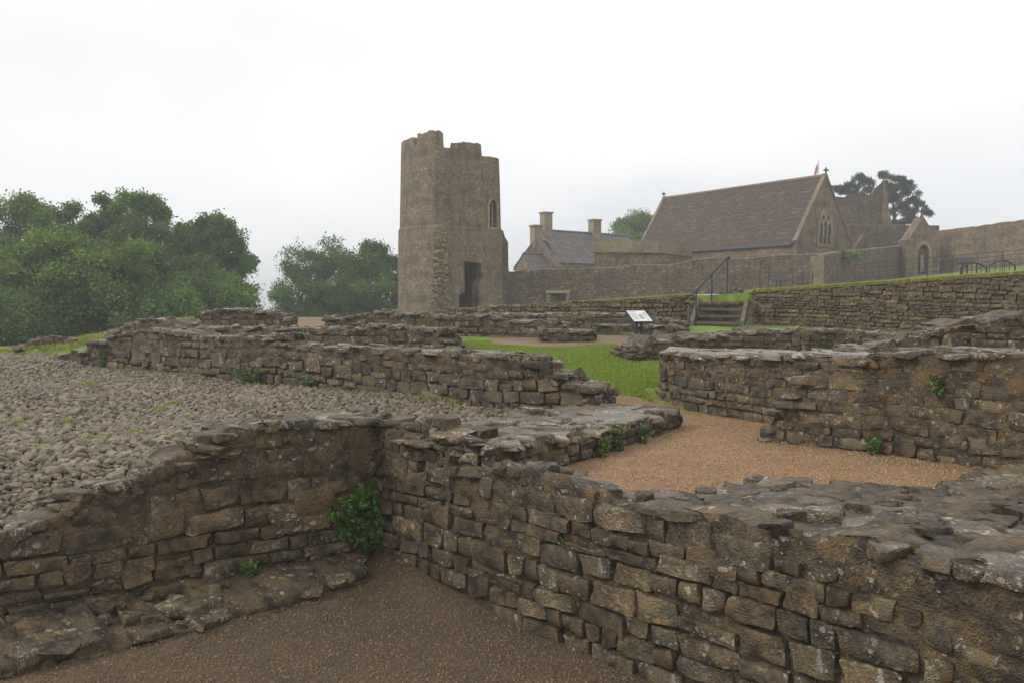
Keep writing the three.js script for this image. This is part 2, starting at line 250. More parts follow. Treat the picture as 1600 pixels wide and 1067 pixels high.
// adds up to 300 of the stones (those that show largest) as single parts, the others as one part
function addStones(g, list, keep = 300) {
  const origin = g.position; for (const s of list) s.score = s.size / (V(s.pos.x, s.pos.y, s.pos.z).distanceTo(EYE) ** 2);
  list.sort((a, b) => b.score - a.score);
  list.forEach((s, i) => {
    if (i >= keep) return; const m = part(s.name ?? 'stone', s.geo, s.mat, g); m.position.copy(s.pos).sub(origin); m.quaternion.copy(s.quat); m.scale.copy(s.scale);
  });
  if (list.length > keep) {
    const rest = list.slice(keep).map((s) => s.geo.clone().applyMatrix4(M4.compose(V(s.pos.x - origin.x, s.pos.y - origin.y, s.pos.z - origin.z), s.quat, s.scale)));
    const m = part('small_stones', mergeGeometries(rest), list[keep].mat, g); m.userData.kind = 'stuff';
  }
}
const piece = (pts, v) => { if (v <= pts[0][0]) return pts[0][1]; for (let i = 1; i < pts.length; i++) if (v <= pts[i][0]) return lerp(pts[i - 1][1], pts[i][1], (v - pts[i - 1][0]) / (pts[i][0] - pts[i - 1][0] || 1)); return pts[pts.length - 1][1]; };
const fnOf = (v) => typeof v === 'function' ? v : Array.isArray(v) ? (s) => piece(v, s) : () => v;
function ruinWall(name, label, o) {
  const R = mulberry(o.seed), path = o.path, cum = [0]; for (let i = 1; i < path.length; i++) cum.push(cum[i - 1] + Math.hypot(path[i][0] - path[i - 1][0], path[i][1] - path[i - 1][1]));
  const L = cum[cum.length - 1], base = fnOf(o.base), topP = fnOf(o.top), thick = fnOf(o.thick), drop = o.drop ?? 0, jag = o.jag ?? 0.05;
  const top = (s) => topP(s) + jag * (hash3(Math.floor(s / 0.27 + 50), o.seed, 1) - 0.5) + jag * 0.6 * vnoise(s * 6, o.seed, 0);
  const at = (s) => {
    let i = 1; while (i < path.length - 1 && s > cum[i]) i++; const u = (s - cum[i - 1]) / (cum[i] - cum[i - 1]);
    const dir = (k) => { const a = path[Math.max(0, k - 1)], b = path[Math.min(path.length - 1, k)], l = Math.hypot(b[0] - a[0], b[1] - a[1]); return [(b[0] - a[0]) / l, (b[1] - a[1]) / l]; };
    let t = dir(i); const bl = 0.35, le = cum[i] - cum[i - 1];
    if (o.curved) { const e = u * le, f = (1 - u) * le; if (e < bl && i > 1) { const p = dir(i - 1), w = 0.5 - 0.5 * e / bl; t = [lerp(t[0], p[0], w), lerp(t[1], p[1], w)]; } else if (f < bl && i < path.length - 1) { const p = dir(i + 1), w = 0.5 - 0.5 * f / bl; t = [lerp(t[0], p[0], w), lerp(t[1], p[1], w)]; } const l = Math.hypot(...t); t = [t[0] / l, t[1] / l]; }
    let n = [-t[1], t[0]]; if (n[0] * o.face[0] + n[1] * o.face[1] < 0) n = [-n[0], -n[1]];
    return { x: lerp(path[i - 1][0], path[i][0], u), z: lerp(path[i - 1][1], path[i][1], u), t, n };
  };
  const p0 = at(0), g = thing(name, label, o.category ?? 'wall', [p0.x, base(0), p0.z], o.group);
  // mortar core
  const step = o.step ?? 0.06, ns = Math.max(4, Math.round(L / step)), nv = o.nv ?? 24, nt = o.nt ?? Math.max(3, Math.round(thick(L / 2) / 0.16)), nb = 3, pos = [], uv = [], idx = [], ring = nv + nt + nb;
  const rec = o.recess ?? 0.022, smooth = (s, rel) => o.band === undefined ? 1 : sstep(o.band - 0.14, o.band + 0.14, rel + 0.3 * vnoise(s * 1.1, 5, o.seed));
  for (let i = 0; i <= ns; i++) {
    const s = L * i / ns, a = at(s), b0 = base(s) - 0.12, ty = Math.max(top(s) - 0.018, base(s) + 0.03), th = thick(s);
    for (let k = 0; k <= ring; k++) {
      let y, off; if (k <= nv) { y = lerp(b0, ty, k / nv); off = -rec - 0.022 * (1 - smooth(s, k / nv)); } else if (k <= nv + nt) { const u = (k - nv) / nt; off = lerp(-rec, -th, u); y = ty - drop * u; } else { off = -th; y = lerp(ty - drop, b0, (k - nv - nt) / nb); }
      const x = a.x + a.n[0] * off, z = a.z + a.n[1] * off, am = k === 0 ? 0 : 0.036, n1 = 0.75 * fbm3(x * 5, y * 15, z * 5 + o.seed, 4) + 0.45 * fbm3(x * 13, y * 22, z * 13, 2), n2 = fbm3(x * 3 + 40, y * 3, z * 3, 3);
      const fade = (k <= nv ? 1 : 0.4);
      pos.push(x + a.n[0] * n1 * am * 1.3 * fade - g.position.x, y + (k >= nv - 1 && k <= nv + nt + 1 ? n2 * 0.05 : 0) - g.position.y, z + a.n[1] * n1 * am * 1.3 * fade - g.position.z);
      uv.push(s * 1.1, k <= nv ? y * 1.1 : k <= nv + nt ? ty - (off + rec) : ty + th + (ty - y));
    }
  }
  const W = ring + 1;
  for (let i = 0; i < ns; i++) for (let k = 0; k < ring; k++) { const a = i * W + k, b = a + W; idx.push(a, b, a + 1, b, b + 1, a + 1); }
  for (const i of [0, ns]) for (let k = 1; k < ring; k++) i ? idx.push(i * W, i * W + k, i * W + k + 1) : idx.push(i * W, i * W + k + 1, i * W + k);
  const geo = new THREE.BufferGeometry(); geo.setAttribute('position', new THREE.Float32BufferAttribute(pos, 3)); geo.setAttribute('uv', new THREE.Float32BufferAttribute(uv, 2)); geo.setIndex(idx);
  geo.computeVertexNormals(); part('rubble_core', geo, o.core ?? coreMat, g);
  // face stones, course by course
  const list = [], mats = o.mats ?? faceMats; let v = -0.06; const hMax = Math.max(...Array.from({ length: 40 }, (_, i) => top(L * i / 39) - base(L * i / 39)));
  const basis = new THREE.Matrix4();
  const put = (geo2, s, a, y, off, sc, mat, tilt, yaw = 0, name2) => {
    basis.makeBasis(V(a.t[0], 0, a.t[1]), V(0, 1, 0), V(a.n[0], 0, a.n[1])); if (basis.determinant() < 0) basis.makeBasis(V(-a.t[0], 0, -a.t[1]), V(0, 1, 0), V(a.n[0], 0, a.n[1]));
    const q = new THREE.Quaternion().setFromRotationMatrix(basis).multiply(Q.setFromEuler(E3.set(tilt[0], yaw, tilt[1])).clone());
    const sz = geo2.userData.size; list.push({ geo: geo2, mat, pos: V(a.x + a.n[0] * off, y, a.z + a.n[1] * off), quat: q, scale: V(...sc), size: sz[0] * sc[0] * sz[1] * sc[1], name: name2 });
  };
  while (v < hMax) {
    const ch = lerp(o.course[0], o.course[1], R()); let s = -R() * 0.3;
    while (s < L) {
      let len = lerp(o.len[0], o.len[1], R() ** 1.4), h = ch * (len > ch * 1.6 && R() < 0.16 ? 1.3 + 0.3 * R() : R() < 0.1 ? 0.6 : 1); const sc = s + len / 2;
      if (sc > 0.02 && sc < L - 0.02) {
        const b = base(sc), y = b + v + h / 2 + 0.035 * vnoise(sc * 1.1, v * 3, o.seed), t = topP(sc);
        if (y + h * 0.25 < t) {
          const a = at(sc), depth = 0.17 + 0.06 * R(); let fl = (o.flush ?? 0.4) * sstep(-0.05, 0.3, vnoise(sc * 0.9, v * 1.6 + 7, o.seed * 1.3) + (o.flushUp ?? 0.5) * ((y - b) / hMax - 0.4));
          if (o.band !== undefined) fl = smooth(sc, (y - b) / Math.max(0.2, t - b)); const cls = faceRocks[len / h < 1.4 ? 0 : len / h < 2.2 ? 1 : len / h < 3.2 ? 2 : 3], gg = cls[Math.floor(R() * 8)], sz = gg.userData.size;
          const proud = lerp(0.002 + 0.026 * R(), -0.034 + 0.03 * R(), fl);
          put(gg, sc, a, y, proud - depth / 2, [(len - 0.016) / sz[0], (h - 0.014) / sz[1], depth / sz[2]], mats[Math.floor(R() * mats.length)], [(R() - 0.5) * 0.07, (R() - 0.5) * 0.08], (R() - 0.5) * 0.07);
        }
      }
      s += len;
    }
    v += ch;
  }
  // loose and bedded flat stones along the top
  const capN = o.caps ?? 1, cm = o.capMats ?? capMats;
  for (let s = 0.1; s < L - 0.08;) {
    const big = lerp(0.6, 1.3, R()) * (o.capSize ?? 1), th = thick(s), rows = Math.max(1, Math.round(th / 0.21));
    for (let r = 0; r < rows; r++) {
      if (R() > capN) continue;
      const u = rows === 1 ? 0.3 : (r + 0.35 + 0.4 * R()) / rows, ss = clamp(s + (R() - 0.5) * 0.2, 0.05, L - 0.05), a = at(ss), flat = R() < (o.flat ?? 0.75), gg = (flat ? slabs : rubbles)[Math.floor(R() * 9)], k = big * lerp(0.6, 1.15, R()), e = 0.2 * k;
      const off = r === 0 ? -0.15 * k + 0.02 + 0.03 * R() : -u * th, y = Math.max(Math.min(topP(ss), topP(Math.max(0, ss - e)), topP(Math.min(L, ss + e))), base(ss) + 0.05) - drop * u + (flat ? 0.0 : 0.02) + 0.02 * (R() - 0.5) - (r ? 0.016 : 0.014);
      put(gg, ss, a, y, off, [k, (flat ? lerp(0.7, 1.25, R()) : k) , k], cm[Math.floor(R() * cm.length)], [(R() - 0.5) * (o.capTilt ?? 0.09), (R() - 0.5) * (o.capTilt ?? 0.09)], R() * 6.28, 'cap_stone');
    }
    s += 0.27 * big;
  }
  for (const [s, sg] of [[0, -1], [L, 1]]) { const a = at(clamp(s, 0.01, L - 0.01)), hgt = topP(s) - base(s), th = thick(s); if (hgt < 0.1) continue;
    for (let y = 0.04; y < hgt; y += 0.12) for (let u = 0.06; u < th; u += 0.2) { const k = 0.75 + 0.5 * R(), gg = rubbles[Math.floor(R() * 9)], off = -u - 0.04 * R(), ee = { ...a, x: a.x + a.t[0] * sg * 0.01, z: a.z + a.t[1] * sg * 0.01 }; put(gg, s, ee, base(s) + y - drop * u / th, off, [k, k, k], mats[Math.floor(R() * mats.length)], [(R() - 0.5) * 0.3, (R() - 0.5) * 0.3], R() * 6.28); } }
  for (let s = 0.05; s < L; s += 0.1) { const sl = (topP(Math.min(L, s + 0.06)) - topP(Math.max(0, s - 0.06))) / 0.12; if (Math.abs(sl) < 0.45) continue; const a = at(s), th = thick(s);
    for (let u = 0.05; u < Math.min(th, 1); u += 0.17) { const k = 0.8 + 0.5 * R(); put((R() < 0.5 ? slabs : rubbles)[Math.floor(R() * 9)], s, a, topP(s) - 0.03 + 0.03 * R(), -u, [k * 0.85, k, k * 0.85], mats[Math.floor(R() * mats.length)], [(R() - 0.5) * 0.3, (R() - 0.5) * 0.3], R() * 6.28); } }
  addStones(g, list, o.keep ?? 300);
  return g;
}

const WG = 'ruined low walls of the castle court';
ruinWall('ruined_wall', 'dark rubble wall stepping down beside the cobbled bank, ivy at its corner', { seed: 1, path: [[-6.2, -4.62], [-3.88, -6.29], [-1.31, -8.14]], face: [0.58, 0.81], base: 0, thick: 0.5, group: WG,
  top: [[0, 0.6], [2.0, 0.78], [2.88, 0.86], [3.3, 0.95], [3.5, 1.1], [3.9, 1.15], [4.1, 1.25], [4.45, 1.36], [4.6, 1.5], [5.3, 1.52], [5.6, 1.48], [6.3, 1.5]], course: [0.1, 0.2], len: [0.18, 0.52], band: 0.72, jag: 0.07 });
ruinWall('ruined_wall', 'long front rubble wall with recessed joints and a broad broken top edging the gravel court', { seed: 2, path: [[-1.31, -8.14], [2.47, -4.08], [4.4, -2.0]], face: [-0.73, 0.68], base: 0, group: WG,
  thick: [[0, 0.5], [2.4, 0.55], [2.7, 0.65], [2.95, 1.15], [3.1, 2.0], [3.9, 2.25], [4.35, 2.4], [4.7, 3.0], [8.5, 3.0]], drop: 0.14, nt: 14,
  top: [[0, 1.5], [1.02, 1.58], [1.1, 1.2], [1.7, 1.27], [1.8, 1.32], [2.4, 1.3], [2.65, 1.24], [3.2, 1.2], [4.2, 1.27], [5.0, 1.26], [8.4, 1.27]], course: [0.09, 0.19], len: [0.16, 0.48], band: 0.74, jag: 0.06, caps: 0.85 });
ruinWall('ruined_wall', 'low flat-topped rubble bench running beside the gravel court', { seed: 3, path: [[-0.1, -7.2], [0.68, -8.45], [2.18, -10.81]], face: [0.85, 0.53], base: 0.96, thick: [[0, 1.0], [1.2, 1.5], [4.4, 1.3]], group: WG,
  top: [[0, 1.36], [1.0, 1.34], [1.6, 1.26], [3, 1.23], [4.3, 1.24]], course: [0.08, 0.14], len: [0.2, 0.6], flush: 0.3, capSize: 1.35, flat: 0.92, nv: 5 });
ruinWall('ruined_wall', 'grey rubble wall with a broken stepped end standing behind the cobbled bank', { seed: 4, path: [[1.12, -11.34], [0.36, -11.8], [-3.8, -14.4], [-7.09, -16.4], [-9.5, -17.6]], face: [-0.5, 0.85], base: [[0, 0.96], [2, 0.95], [3.3, 0.98], [4.5, 1.12], [6.1, 1.26], [8, 1.2], [9.9, 1.24], [11.4, 1.4], [13, 1.42]], thick: 0.65, group: WG, step: 0.08,
  top: [[0, 1.3], [0.13, 1.46], [0.45, 1.5], [0.56, 1.62], [0.9, 1.66], [0.96, 1.74], [1.1, 1.84], [2.0, 1.86], [4.5, 1.86], [5.94, 1.89], [6.05, 2.03], [6.9, 1.99], [8.05, 1.96], [8.6, 2.05], [9.5, 2.1], [10.4, 2.0], [11.1, 1.85], [11.4, 1.65], [12.6, 1.5]], course: [0.1, 0.18], len: [0.16, 0.46], band: 0.6 });
ruinWall('ruined_wall', 'low rubble wall with pale flat top behind the grey stepped wall', { seed: 5, path: [[-1.3, -17.2], [-7.4, -19.5], [-9.9, -20.4]], face: [-0.35, 0.93], base: [[0, 1.4], [9, 1.5]], thick: 0.6, group: WG, step: 0.18, nv: 7,
  top: [[0, 1.75], [0.15, 2.04], [0.9, 2.08], [1.94, 2.14], [2.07, 2.04], [6.4, 2.02], [6.7, 2.12], [7.1, 2.22], [8.2, 2.2], [8.8, 1.95], [9.2, 1.75]], course: [0.1, 0.17], len: [0.18, 0.45], flush: 0.7 });
ruinWall('ruined_wall', 'ruined wall with uneven top below the round tower, grass lawn at its foot', { seed: 6, path: [[1.2, -20], [-1, -20.3], [-4.6, -21]], face: [0.1, 1], base: [[0, 1.62], [5.8, 1.7]], thick: 0.7, group: WG, step: 0.18, nv: 7,
  top: [[0, 2.12], [1.4, 2.18], [1.55, 2.28], [2.8, 2.27], [3.3, 2.34], [4.0, 2.32], [4.4, 2.44], [5.0, 2.32], [5.7, 2.22]], course: [0.09, 0.17], len: [0.18, 0.45], flush: 0.6 });
ruinWall('ruined_wall', 'curved rubble wall with flat pale top and orange lichen beside the gravel court', { seed: 7, path: [[2.6, -14.2], [2.33, -13.28], [2.8, -12.2], [3.4, -11.16], [4.5, -9.7]], face: [-0.9, 0.4], curved: true, base: 0.96, thick: 1.5, group: WG,
  top: [[0, 1.82], [2, 1.85], [3.4, 1.92], [5.2, 1.97]], jag: 0.015, course: [0.09, 0.16], len: [0.16, 0.42], flush: 1, flushUp: 0.4, mats: ochreMats, core: coreOchre, flat: 1, capSize: 1.5, capTilt: 0.03, caps: 0.95, capMats: [0.26, 0.32].map((r) => stoneMat(stoneB, [1.2, 1.18, 1.14], r, 0.008)) });
ruinWall('ruined_wall', 'thick rubble buttress with orange lichen and a ragged sloping end on the gravel', { seed: 8, path: [[2.92, -9.71], [4.03, -8.8], [4.77, -7.81], [6.2, -5.9]], face: [-0.7, 0.7], base: 0.96, thick: 1.3, group: WG,
  top: [[0, 1.05], [0.15, 1.36], [0.37, 1.6], [0.48, 1.82], [0.96, 2.0], [1.41, 2.1], [2.0, 2.1], [4.9, 2.12]], course: [0.08, 0.17], len: [0.15, 0.5], flush: 1, flushUp: 0.4, mats: ochreMats, core: coreOchre });
ruinWall('ruined_wall', 'low worn masonry closing the gravel court between the buttress and the front wall', { seed: 22, path: [[3.2, -6.3], [3.5, -6.75], [4.05, -7.25], [4.9, -7.5]], face: [-0.6, -0.75], base: 0.95, thick: 1.2, group: WG, nv: 4, top: [[0, 1.1], [1, 1.14], [2.2, 1.2]], course: [0.08, 0.12], len: [0.2, 0.5], flush: 0.4, capSize: 1.1 });
ruinWall('ruined_wall', 'broken rubble heap of thin slabs rising behind the lichened buttress', { seed: 9, path: [[4.5, -11.4], [5.6, -11.0], [8.2, -10.4]], face: [-0.2, 1], base: 1.5, thick: 1.3, group: WG, jag: 0.14,
  top: [[0, 1.95], [0.7, 2.1], [1.2, 2.28], [2, 2.42], [3.8, 2.5]], course: [0.08, 0.15], len: [0.2, 0.6], flush: 0.1, flat: 0.9 });
ruinWall('ruined_wall', 'low ragged rubble row in front of the wooden steps', { seed: 10, path: [[2.4, -16.6], [3.9, -17.0], [6.6, -17.2], [8.6, -16.6]], face: [0, 1], base: 1.3, thick: 1.0, group: WG, step: 0.18, nv: 6, jag: 0.12,
  top: [[0, 1.72], [0.4, 1.85], [1.5, 1.92], [2.2, 2.0], [4.2, 2.03], [6.2, 1.9]], course: [0.08, 0.15], len: [0.18, 0.5], flush: 0.2, flat: 0.8 });
ruinWall('ruined_wall', 'short square rubble stub at the edge of the lawn', { seed: 11, path: [[0.74, -19.2], [1.8, -19.2]], face: [0, 1], base: 1.54, thick: 0.5, group: WG, nv: 5, top: [[0, 1.98], [1.06, 1.96]], course: [0.09, 0.15], len: [0.16, 0.36], flush: 0.5 });
ruinWall('ruined_wall', 'low stone kerb wall under the white information panel', { seed: 12, path: [[1.9, -20.8], [4.2, -20.5]], face: [0, 1], base: 1.62, thick: 0.6, group: WG, nv: 5, top: [[0, 2.05], [2.3, 2.02]], course: [0.13, 0.2], len: [0.3, 0.6], flush: 0.4 });
ruinWall('ruined_wall', 'blocky rubble stub beside the small patch of gravel path', { seed: 13, path: [[-8.1, -22], [-5.9, -22]], face: [0, 1], base: 1.78, thick: 0.9, group: WG, nv: 6, top: [[0, 2.3], [0.3, 2.44], [1.4, 2.42], [2.2, 2.3]], course: [0.1, 0.2], len: [0.2, 0.5], flush: 0.4, flat: 0.6 });
ruinWall('ruined_wall', 'small tumbled rubble stub at the grassy edge below the woodland trees', { seed: 14, path: [[-10.9, -18.6], [-9.3, -18.8]], face: [0, 1], base: 1.3, thick: 0.5, group: WG, nv: 5, jag: 0.14, top: [[0, 1.56], [0.5, 1.84], [1.1, 1.8], [1.6, 1.6]], course: [0.09, 0.16], len: [0.18, 0.4], flush: 0.2, flat: 0.3 });
ruinWall('ruined_wall', 'low broken rubble row between the lawn walls and the coursed retaining wall', { seed: 21, path: [[-1.6, -23.2], [1.2, -22.6], [4.6, -22.3]], face: [0.1, 1], base: 1.75, thick: 0.9, group: WG, nv: 6, step: 0.16, jag: 0.1, top: [[0, 2.2], [1, 2.3], [3, 2.27], [5, 2.3], [6.2, 2.1]], course: [0.08, 0.15], len: [0.2, 0.5], flush: 0.4 });
ruinWall('retaining_wall', 'neatly coursed retaining wall left of the wooden steps, grass on top', { seed: 15, path: [[-2.5, -27.2], [5.05, -24.2]], face: [0.3, 1], base: [[0, 1.9], [8.1, 1.9]], thick: 0.5, category: 'wall', group: 'terrace retaining walls', step: 0.3, nv: 6, jag: 0.02,
  top: [[0, 2.4], [4, 2.62], [8.1, 2.8]], course: [0.06, 0.12], len: [0.12, 0.36], flush: 0, caps: 0.15, mats: yellowMats, recess: 0.05 });
ruinWall('retaining_wall', 'neatly coursed retaining wall rising away from the wooden steps, grass on top', { seed: 16, path: [[6.9, -23.9], [12.1, -20], [16.5, -16.5]], face: [-0.5, 0.8], base: [[0, 1.85], [6.5, 1.5], [12, 1.5]], thick: 0.5, category: 'wall', group: 'terrace retaining walls', step: 0.3, nv: 8, jag: 0.02,
  top: [[0, 2.84], [2, 2.99], [6.5, 3.3], [12, 3.58]], course: [0.06, 0.13], len: [0.12, 0.4], flush: 0, caps: 0.15, mats: yellowMats, recess: 0.05 });

// rough footing at the foot of the ivy wall
ruinWall('wall_footing', 'low solid rubble footing along the foot of the ivy wall', { seed: 23, category: 'footing', path: [[-1.22, -7.78], [-1.95, -6.98], [-2.95, -6.08], [-4.4, -5.05]], face: [0.6, 0.8], curved: true, base: -0.02, thick: [[0, 0.32], [1, 0.5], [2.4, 0.62], [4.2, 0.7]], drop: -0.14, nv: 6, jag: 0.08, top: [[0, 0.07], [0.8, 0.1], [2, 0.08], [3, 0.12], [4.2, 0.08]], course: [0.07, 0.12], len: [0.15, 0.45], flush: 0.8, caps: 0.75, capMats: faceMats, flat: 0.5 });
// ------------------------------------------------------------------ cobbles on the bank
{
  const bank = scene.getObjectByName('cobbled_bank'), R = mulberry(91), all = [], cm = [[0.72, 0.7, 0.64], [1.05, 1.03, 0.97], [0.46, 0.44, 0.4]].map((t) => stoneMat(stoneD, t, 0.5));
  for (let x = -12.5; x < 1; x += 0.066) for (let z = -5.2; z > -18.4; z -= 0.058) {
    const px = x + (R() - 0.5) * 0.06, pz = z + (R() - 0.5) * 0.06, sk = R(), kk = R(), a = R(), b = R(), c = R(), m = R();
    if (!inBank(px, pz) || behindL(px, pz) < 0.42 || -pz > cLine(px) - 0.1 || sk < 0.05 + 0.2 * sstep(0.25, 0.6, fbm3(px * 1.4, 0, pz * 1.4, 3))) continue;
    const k = lerp(0.45, 1.05, kk * kk) * (fbm3(px * 0.8, 4, pz * 0.8, 2) > 0.35 ? 1.35 : 1);
    all.push({ geo: cobbleRocks[Math.floor(a * 8)], mat: cm[Math.floor(m * 3)], pos: V(px, bankY(px, pz) + 0.012 * k, pz), quat: new THREE.Quaternion().setFromEuler(new THREE.Euler((b - 0.5) * 0.9, c * 6.28, (a - 0.5) * 0.9)), scale: V(k, k, k), k });
  }
  const vis = all.filter((s) => Math.abs(s.pos.x / s.pos.z) < 0.62).sort((a, b) => b.k / b.pos.distanceTo(EYE) - a.k / a.pos.distanceTo(EYE)), picked = new Set(vis.slice(0, 300));
  for (const s of picked) { const m = part('cobble', s.geo, s.mat, bank); m.position.copy(s.pos); m.quaternion.copy(s.quat); m.scale.copy(s.scale); }
  for (let k = 0; k < 8; k++) {
    const mine = all.filter((s) => !picked.has(s) && s.geo === cobbleRocks[k]), im = new THREE.InstancedMesh(cobbleRocks[k], cm[k % 3], mine.length); im.name = 'small_cobbles'; im.userData.kind = 'stuff'; im.castShadow = im.receiveShadow = true;
    mine.forEach((s, i) => im.setMatrixAt(i, M4.compose(s.pos, s.quat, s.scale))); bank.add(im);
  }
}

{ // loose grains lying on the gravel
  const R = mulberry(55), peb = rock(0.02, 0.013, 0.016, 0.006, 0.004, 700, [2, 2, 2], 0.2);
  const field = (name, label, spots, mat) => { const im = new THREE.InstancedMesh(peb, mat, spots.length), c = new THREE.Color(); spots.forEach(([x, z], i) => { const k = (0.35 + 0.8 * R() ** 2); M4.compose(V(x, H(x, z) + 0.002, z), Q.setFromEuler(E3.set(R() * 6, R() * 6, R() * 6)), V(k, k, k)); im.setMatrixAt(i, M4); const b = 0.55 + 0.9 * R(); im.setColorAt(i, c.setRGB(b, b * 0.97, b * 0.92)); }); im.name = name; im.userData = { kind: 'stuff', label, category: 'gravel' }; im.castShadow = im.receiveShadow = true; scene.add(im); };
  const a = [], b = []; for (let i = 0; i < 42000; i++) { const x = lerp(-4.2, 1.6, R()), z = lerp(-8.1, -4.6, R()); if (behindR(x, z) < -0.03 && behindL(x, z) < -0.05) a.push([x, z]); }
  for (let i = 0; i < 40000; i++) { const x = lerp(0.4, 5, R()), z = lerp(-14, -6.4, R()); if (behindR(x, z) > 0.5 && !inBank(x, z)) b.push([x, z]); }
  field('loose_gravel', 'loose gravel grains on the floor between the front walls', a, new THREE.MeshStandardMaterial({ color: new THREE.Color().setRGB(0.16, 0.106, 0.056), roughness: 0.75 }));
  field('loose_gravel_001', 'loose orange gravel grains on the court', b, new THREE.MeshStandardMaterial({ color: new THREE.Color().setRGB(0.34, 0.215, 0.105), roughness: 0.8 }));
}
// ------------------------------------------------------------------ grass and plants
function bladeTuft(n, h, spread, seed) {
  const R = mulberry(seed), pos = [], idx = [];
  for (let i = 0; i < n; i++) {
    const a = R() * 6.28, r = spread * Math.sqrt(R()), x = Math.cos(a) * r, z = Math.sin(a) * r, b = R() * 6.28, w = 0.0028 + 0.002 * R(), hh = h * (0.5 + 0.7 * R()), le = hh * (0.2 + 0.6 * R()), ca = Math.cos(b), sa = Math.sin(b), o = pos.length / 3;
    pos.push(x - sa * w, 0, z + ca * w, x + sa * w, 0, z - ca * w, x + ca * le * 0.35 - sa * w * 0.8, hh * 0.6, z + sa * le * 0.35 + ca * w * 0.8, x + ca * le * 0.35 + sa * w * 0.8, hh * 0.6, z + sa * le * 0.35 - ca * w * 0.8, x + ca * le, hh, z + sa * le);
    idx.push(o, o + 1, o + 2, o + 1, o + 3, o + 2, o + 2, o + 3, o + 4);
  }
  const g = new THREE.BufferGeometry(); g.setAttribute('position', new THREE.Float32BufferAttribute(pos, 3)); g.setIndex(idx); g.computeVertexNormals(); return g;
}
const bladeMat = new THREE.MeshStandardMaterial({ color: 0xffffff, roughness: 0.7, side: THREE.DoubleSide });
function grassField(name, label, spots, h, tones, seed) {
  const R = mulberry(seed), im = new THREE.InstancedMesh(bladeTuft(12, h, 0.045, seed), bladeMat, spots.length), c = new THREE.Color();
  spots.forEach(([x, y, z], i) => { const k = 0.7 + 0.6 * R(); M4.compose(V(x, y, z), Q.setFromEuler(E3.set(0, R() * 6.28, 0)), V(1, k, 1)); im.setMatrixAt(i, M4); const t = tones[Math.floor(R() * tones.length)], b = 0.8 + 0.4 * R(); im.setColorAt(i, c.setRGB(t[0] * b, t[1] * b, t[2] * b)); });
  im.name = numbered(name); im.userData = { kind: 'stuff', label, category: 'grass' }; im.castShadow = im.receiveShadow = true; scene.add(im);
}
{
  const R = mulberry(31), lawn = [], fringe = [], tufts = [], green = [[0.17, 0.25, 0.014], [0.21, 0.285, 0.02], [0.25, 0.32, 0.035]], yel = [[0.34, 0.32, 0.07], [0.38, 0.34, 0.1], [0.28, 0.29, 0.05]];
  const edge = (x, z) => -z > 12.9 + 0.5 * Math.sin(x * 1.3) + 0.35 * fbm3(x * 2, 0, z * 2, 2) - (x - 2) * 0.35;
  for (let i = 0; i < 60000; i++) { const x = lerp(-3.4, 3.4, R()), z = -lerp(12, 19.4, R()); if (edge(x, z) && -z > cLine(x) + 0.7 && !(x > 2.2 && -z < 14.2) && !(x > -0.5 && -z > 18.6 - 0.2 * Math.sin(x * 2))) lawn.push([x, H(x, z), z]); }
  grassField('lawn_grass', 'short bright green lawn grass between the ruined walls', lawn, 0.03, green, 1);
  for (let i = 0; i < 16000; i++) { const x = lerp(-2.4, 16, R()), d = lineD(x) + 0.05 + 0.9 * R() * R(); if (x > 5.2 && x < 6.8) continue; fringe.push([x, terraceY(x, d) - 0.02, -d]); }
  grassField('terrace_grass', 'long yellow green grass along the terrace edge', fringe, 0.085, yel, 2);
  for (let i = 0; i < 14000; i++) { const x = lerp(-19, -9.5, R()), z = -lerp(16, 27, R()); if (inBank(x, z) || H(x, z) < 0.4) continue; tufts.push([x, H(x, z), z]); }
  const bank = []; for (let i = 0; i < 40; i++) { const x = lerp(-11, 0, R()), z = -lerp(6.5, 17.5, R()); if (!inBank(x, z) || behindL(x, z) < 0.5 || fbm3(x * 0.7, 8, z * 0.7, 2) < -0.1) continue; for (let k = 0; k < 9; k++) bank.push([x + (R() - 0.5) * 0.22, bankY(x, z) + 0.01, z + (R() - 0.5) * 0.22]); }
  for (let s = 0.2; s < 11; s += 0.04) { const x = 0.36 - 0.85 * s + (R() - 0.5) * 0.1, z = -cLine(x) + 0.1 + 0.1 * R(); if (R() < 0.55 && vnoise(s * 1.2, 3, 3) > -0.1) bank.push([x, bankY(x, z), z]); }
  grassField('bank_grass', 'scattered grass tufts between the cobbles of the bank', bank, 0.07, green, 4);
  grassField('field_grass', 'grass on the open field edge below the woodland', tufts, 0.1, [...yel, ...green], 3);
}
function leafGeo(n, r, len, wid, seed, up = 0.3) {        // a spray of small pointed leaves
  const R = mulberry(seed), pos = [], idx = [];
  for (let i = 0; i < n; i++) {
    const c = V(R() - 0.5, R() - 0.5, R() - 0.5).multiplyScalar(2 * r), d = V(R() - 0.5, R() - 0.5 + up * 0.3, R() - 0.5).normalize(), s = V(R() - 0.5, R() - 0.5, R() - 0.5).cross(d).normalize(), l = len * (0.7 + 0.6 * R()), w = wid * (0.7 + 0.6 * R()), nn = d.clone().cross(s).multiplyScalar(w * 0.25), o = pos.length / 3;
    const mid = c.clone().addScaledVector(d, l * 0.45), a = mid.clone().addScaledVector(s, w).add(nn), b = mid.clone().addScaledVector(s, -w).add(nn), e = c.clone().addScaledVector(d, l);
    for (const p of [c, a, e, b]) pos.push(p.x, p.y, p.z); idx.push(o, o + 1, o + 2, o, o + 2, o + 3);
  }
  const g = new THREE.BufferGeometry(); g.setAttribute('position', new THREE.Float32BufferAttribute(pos, 3)); g.setIndex(idx); g.computeVertexNormals(); return g;
}
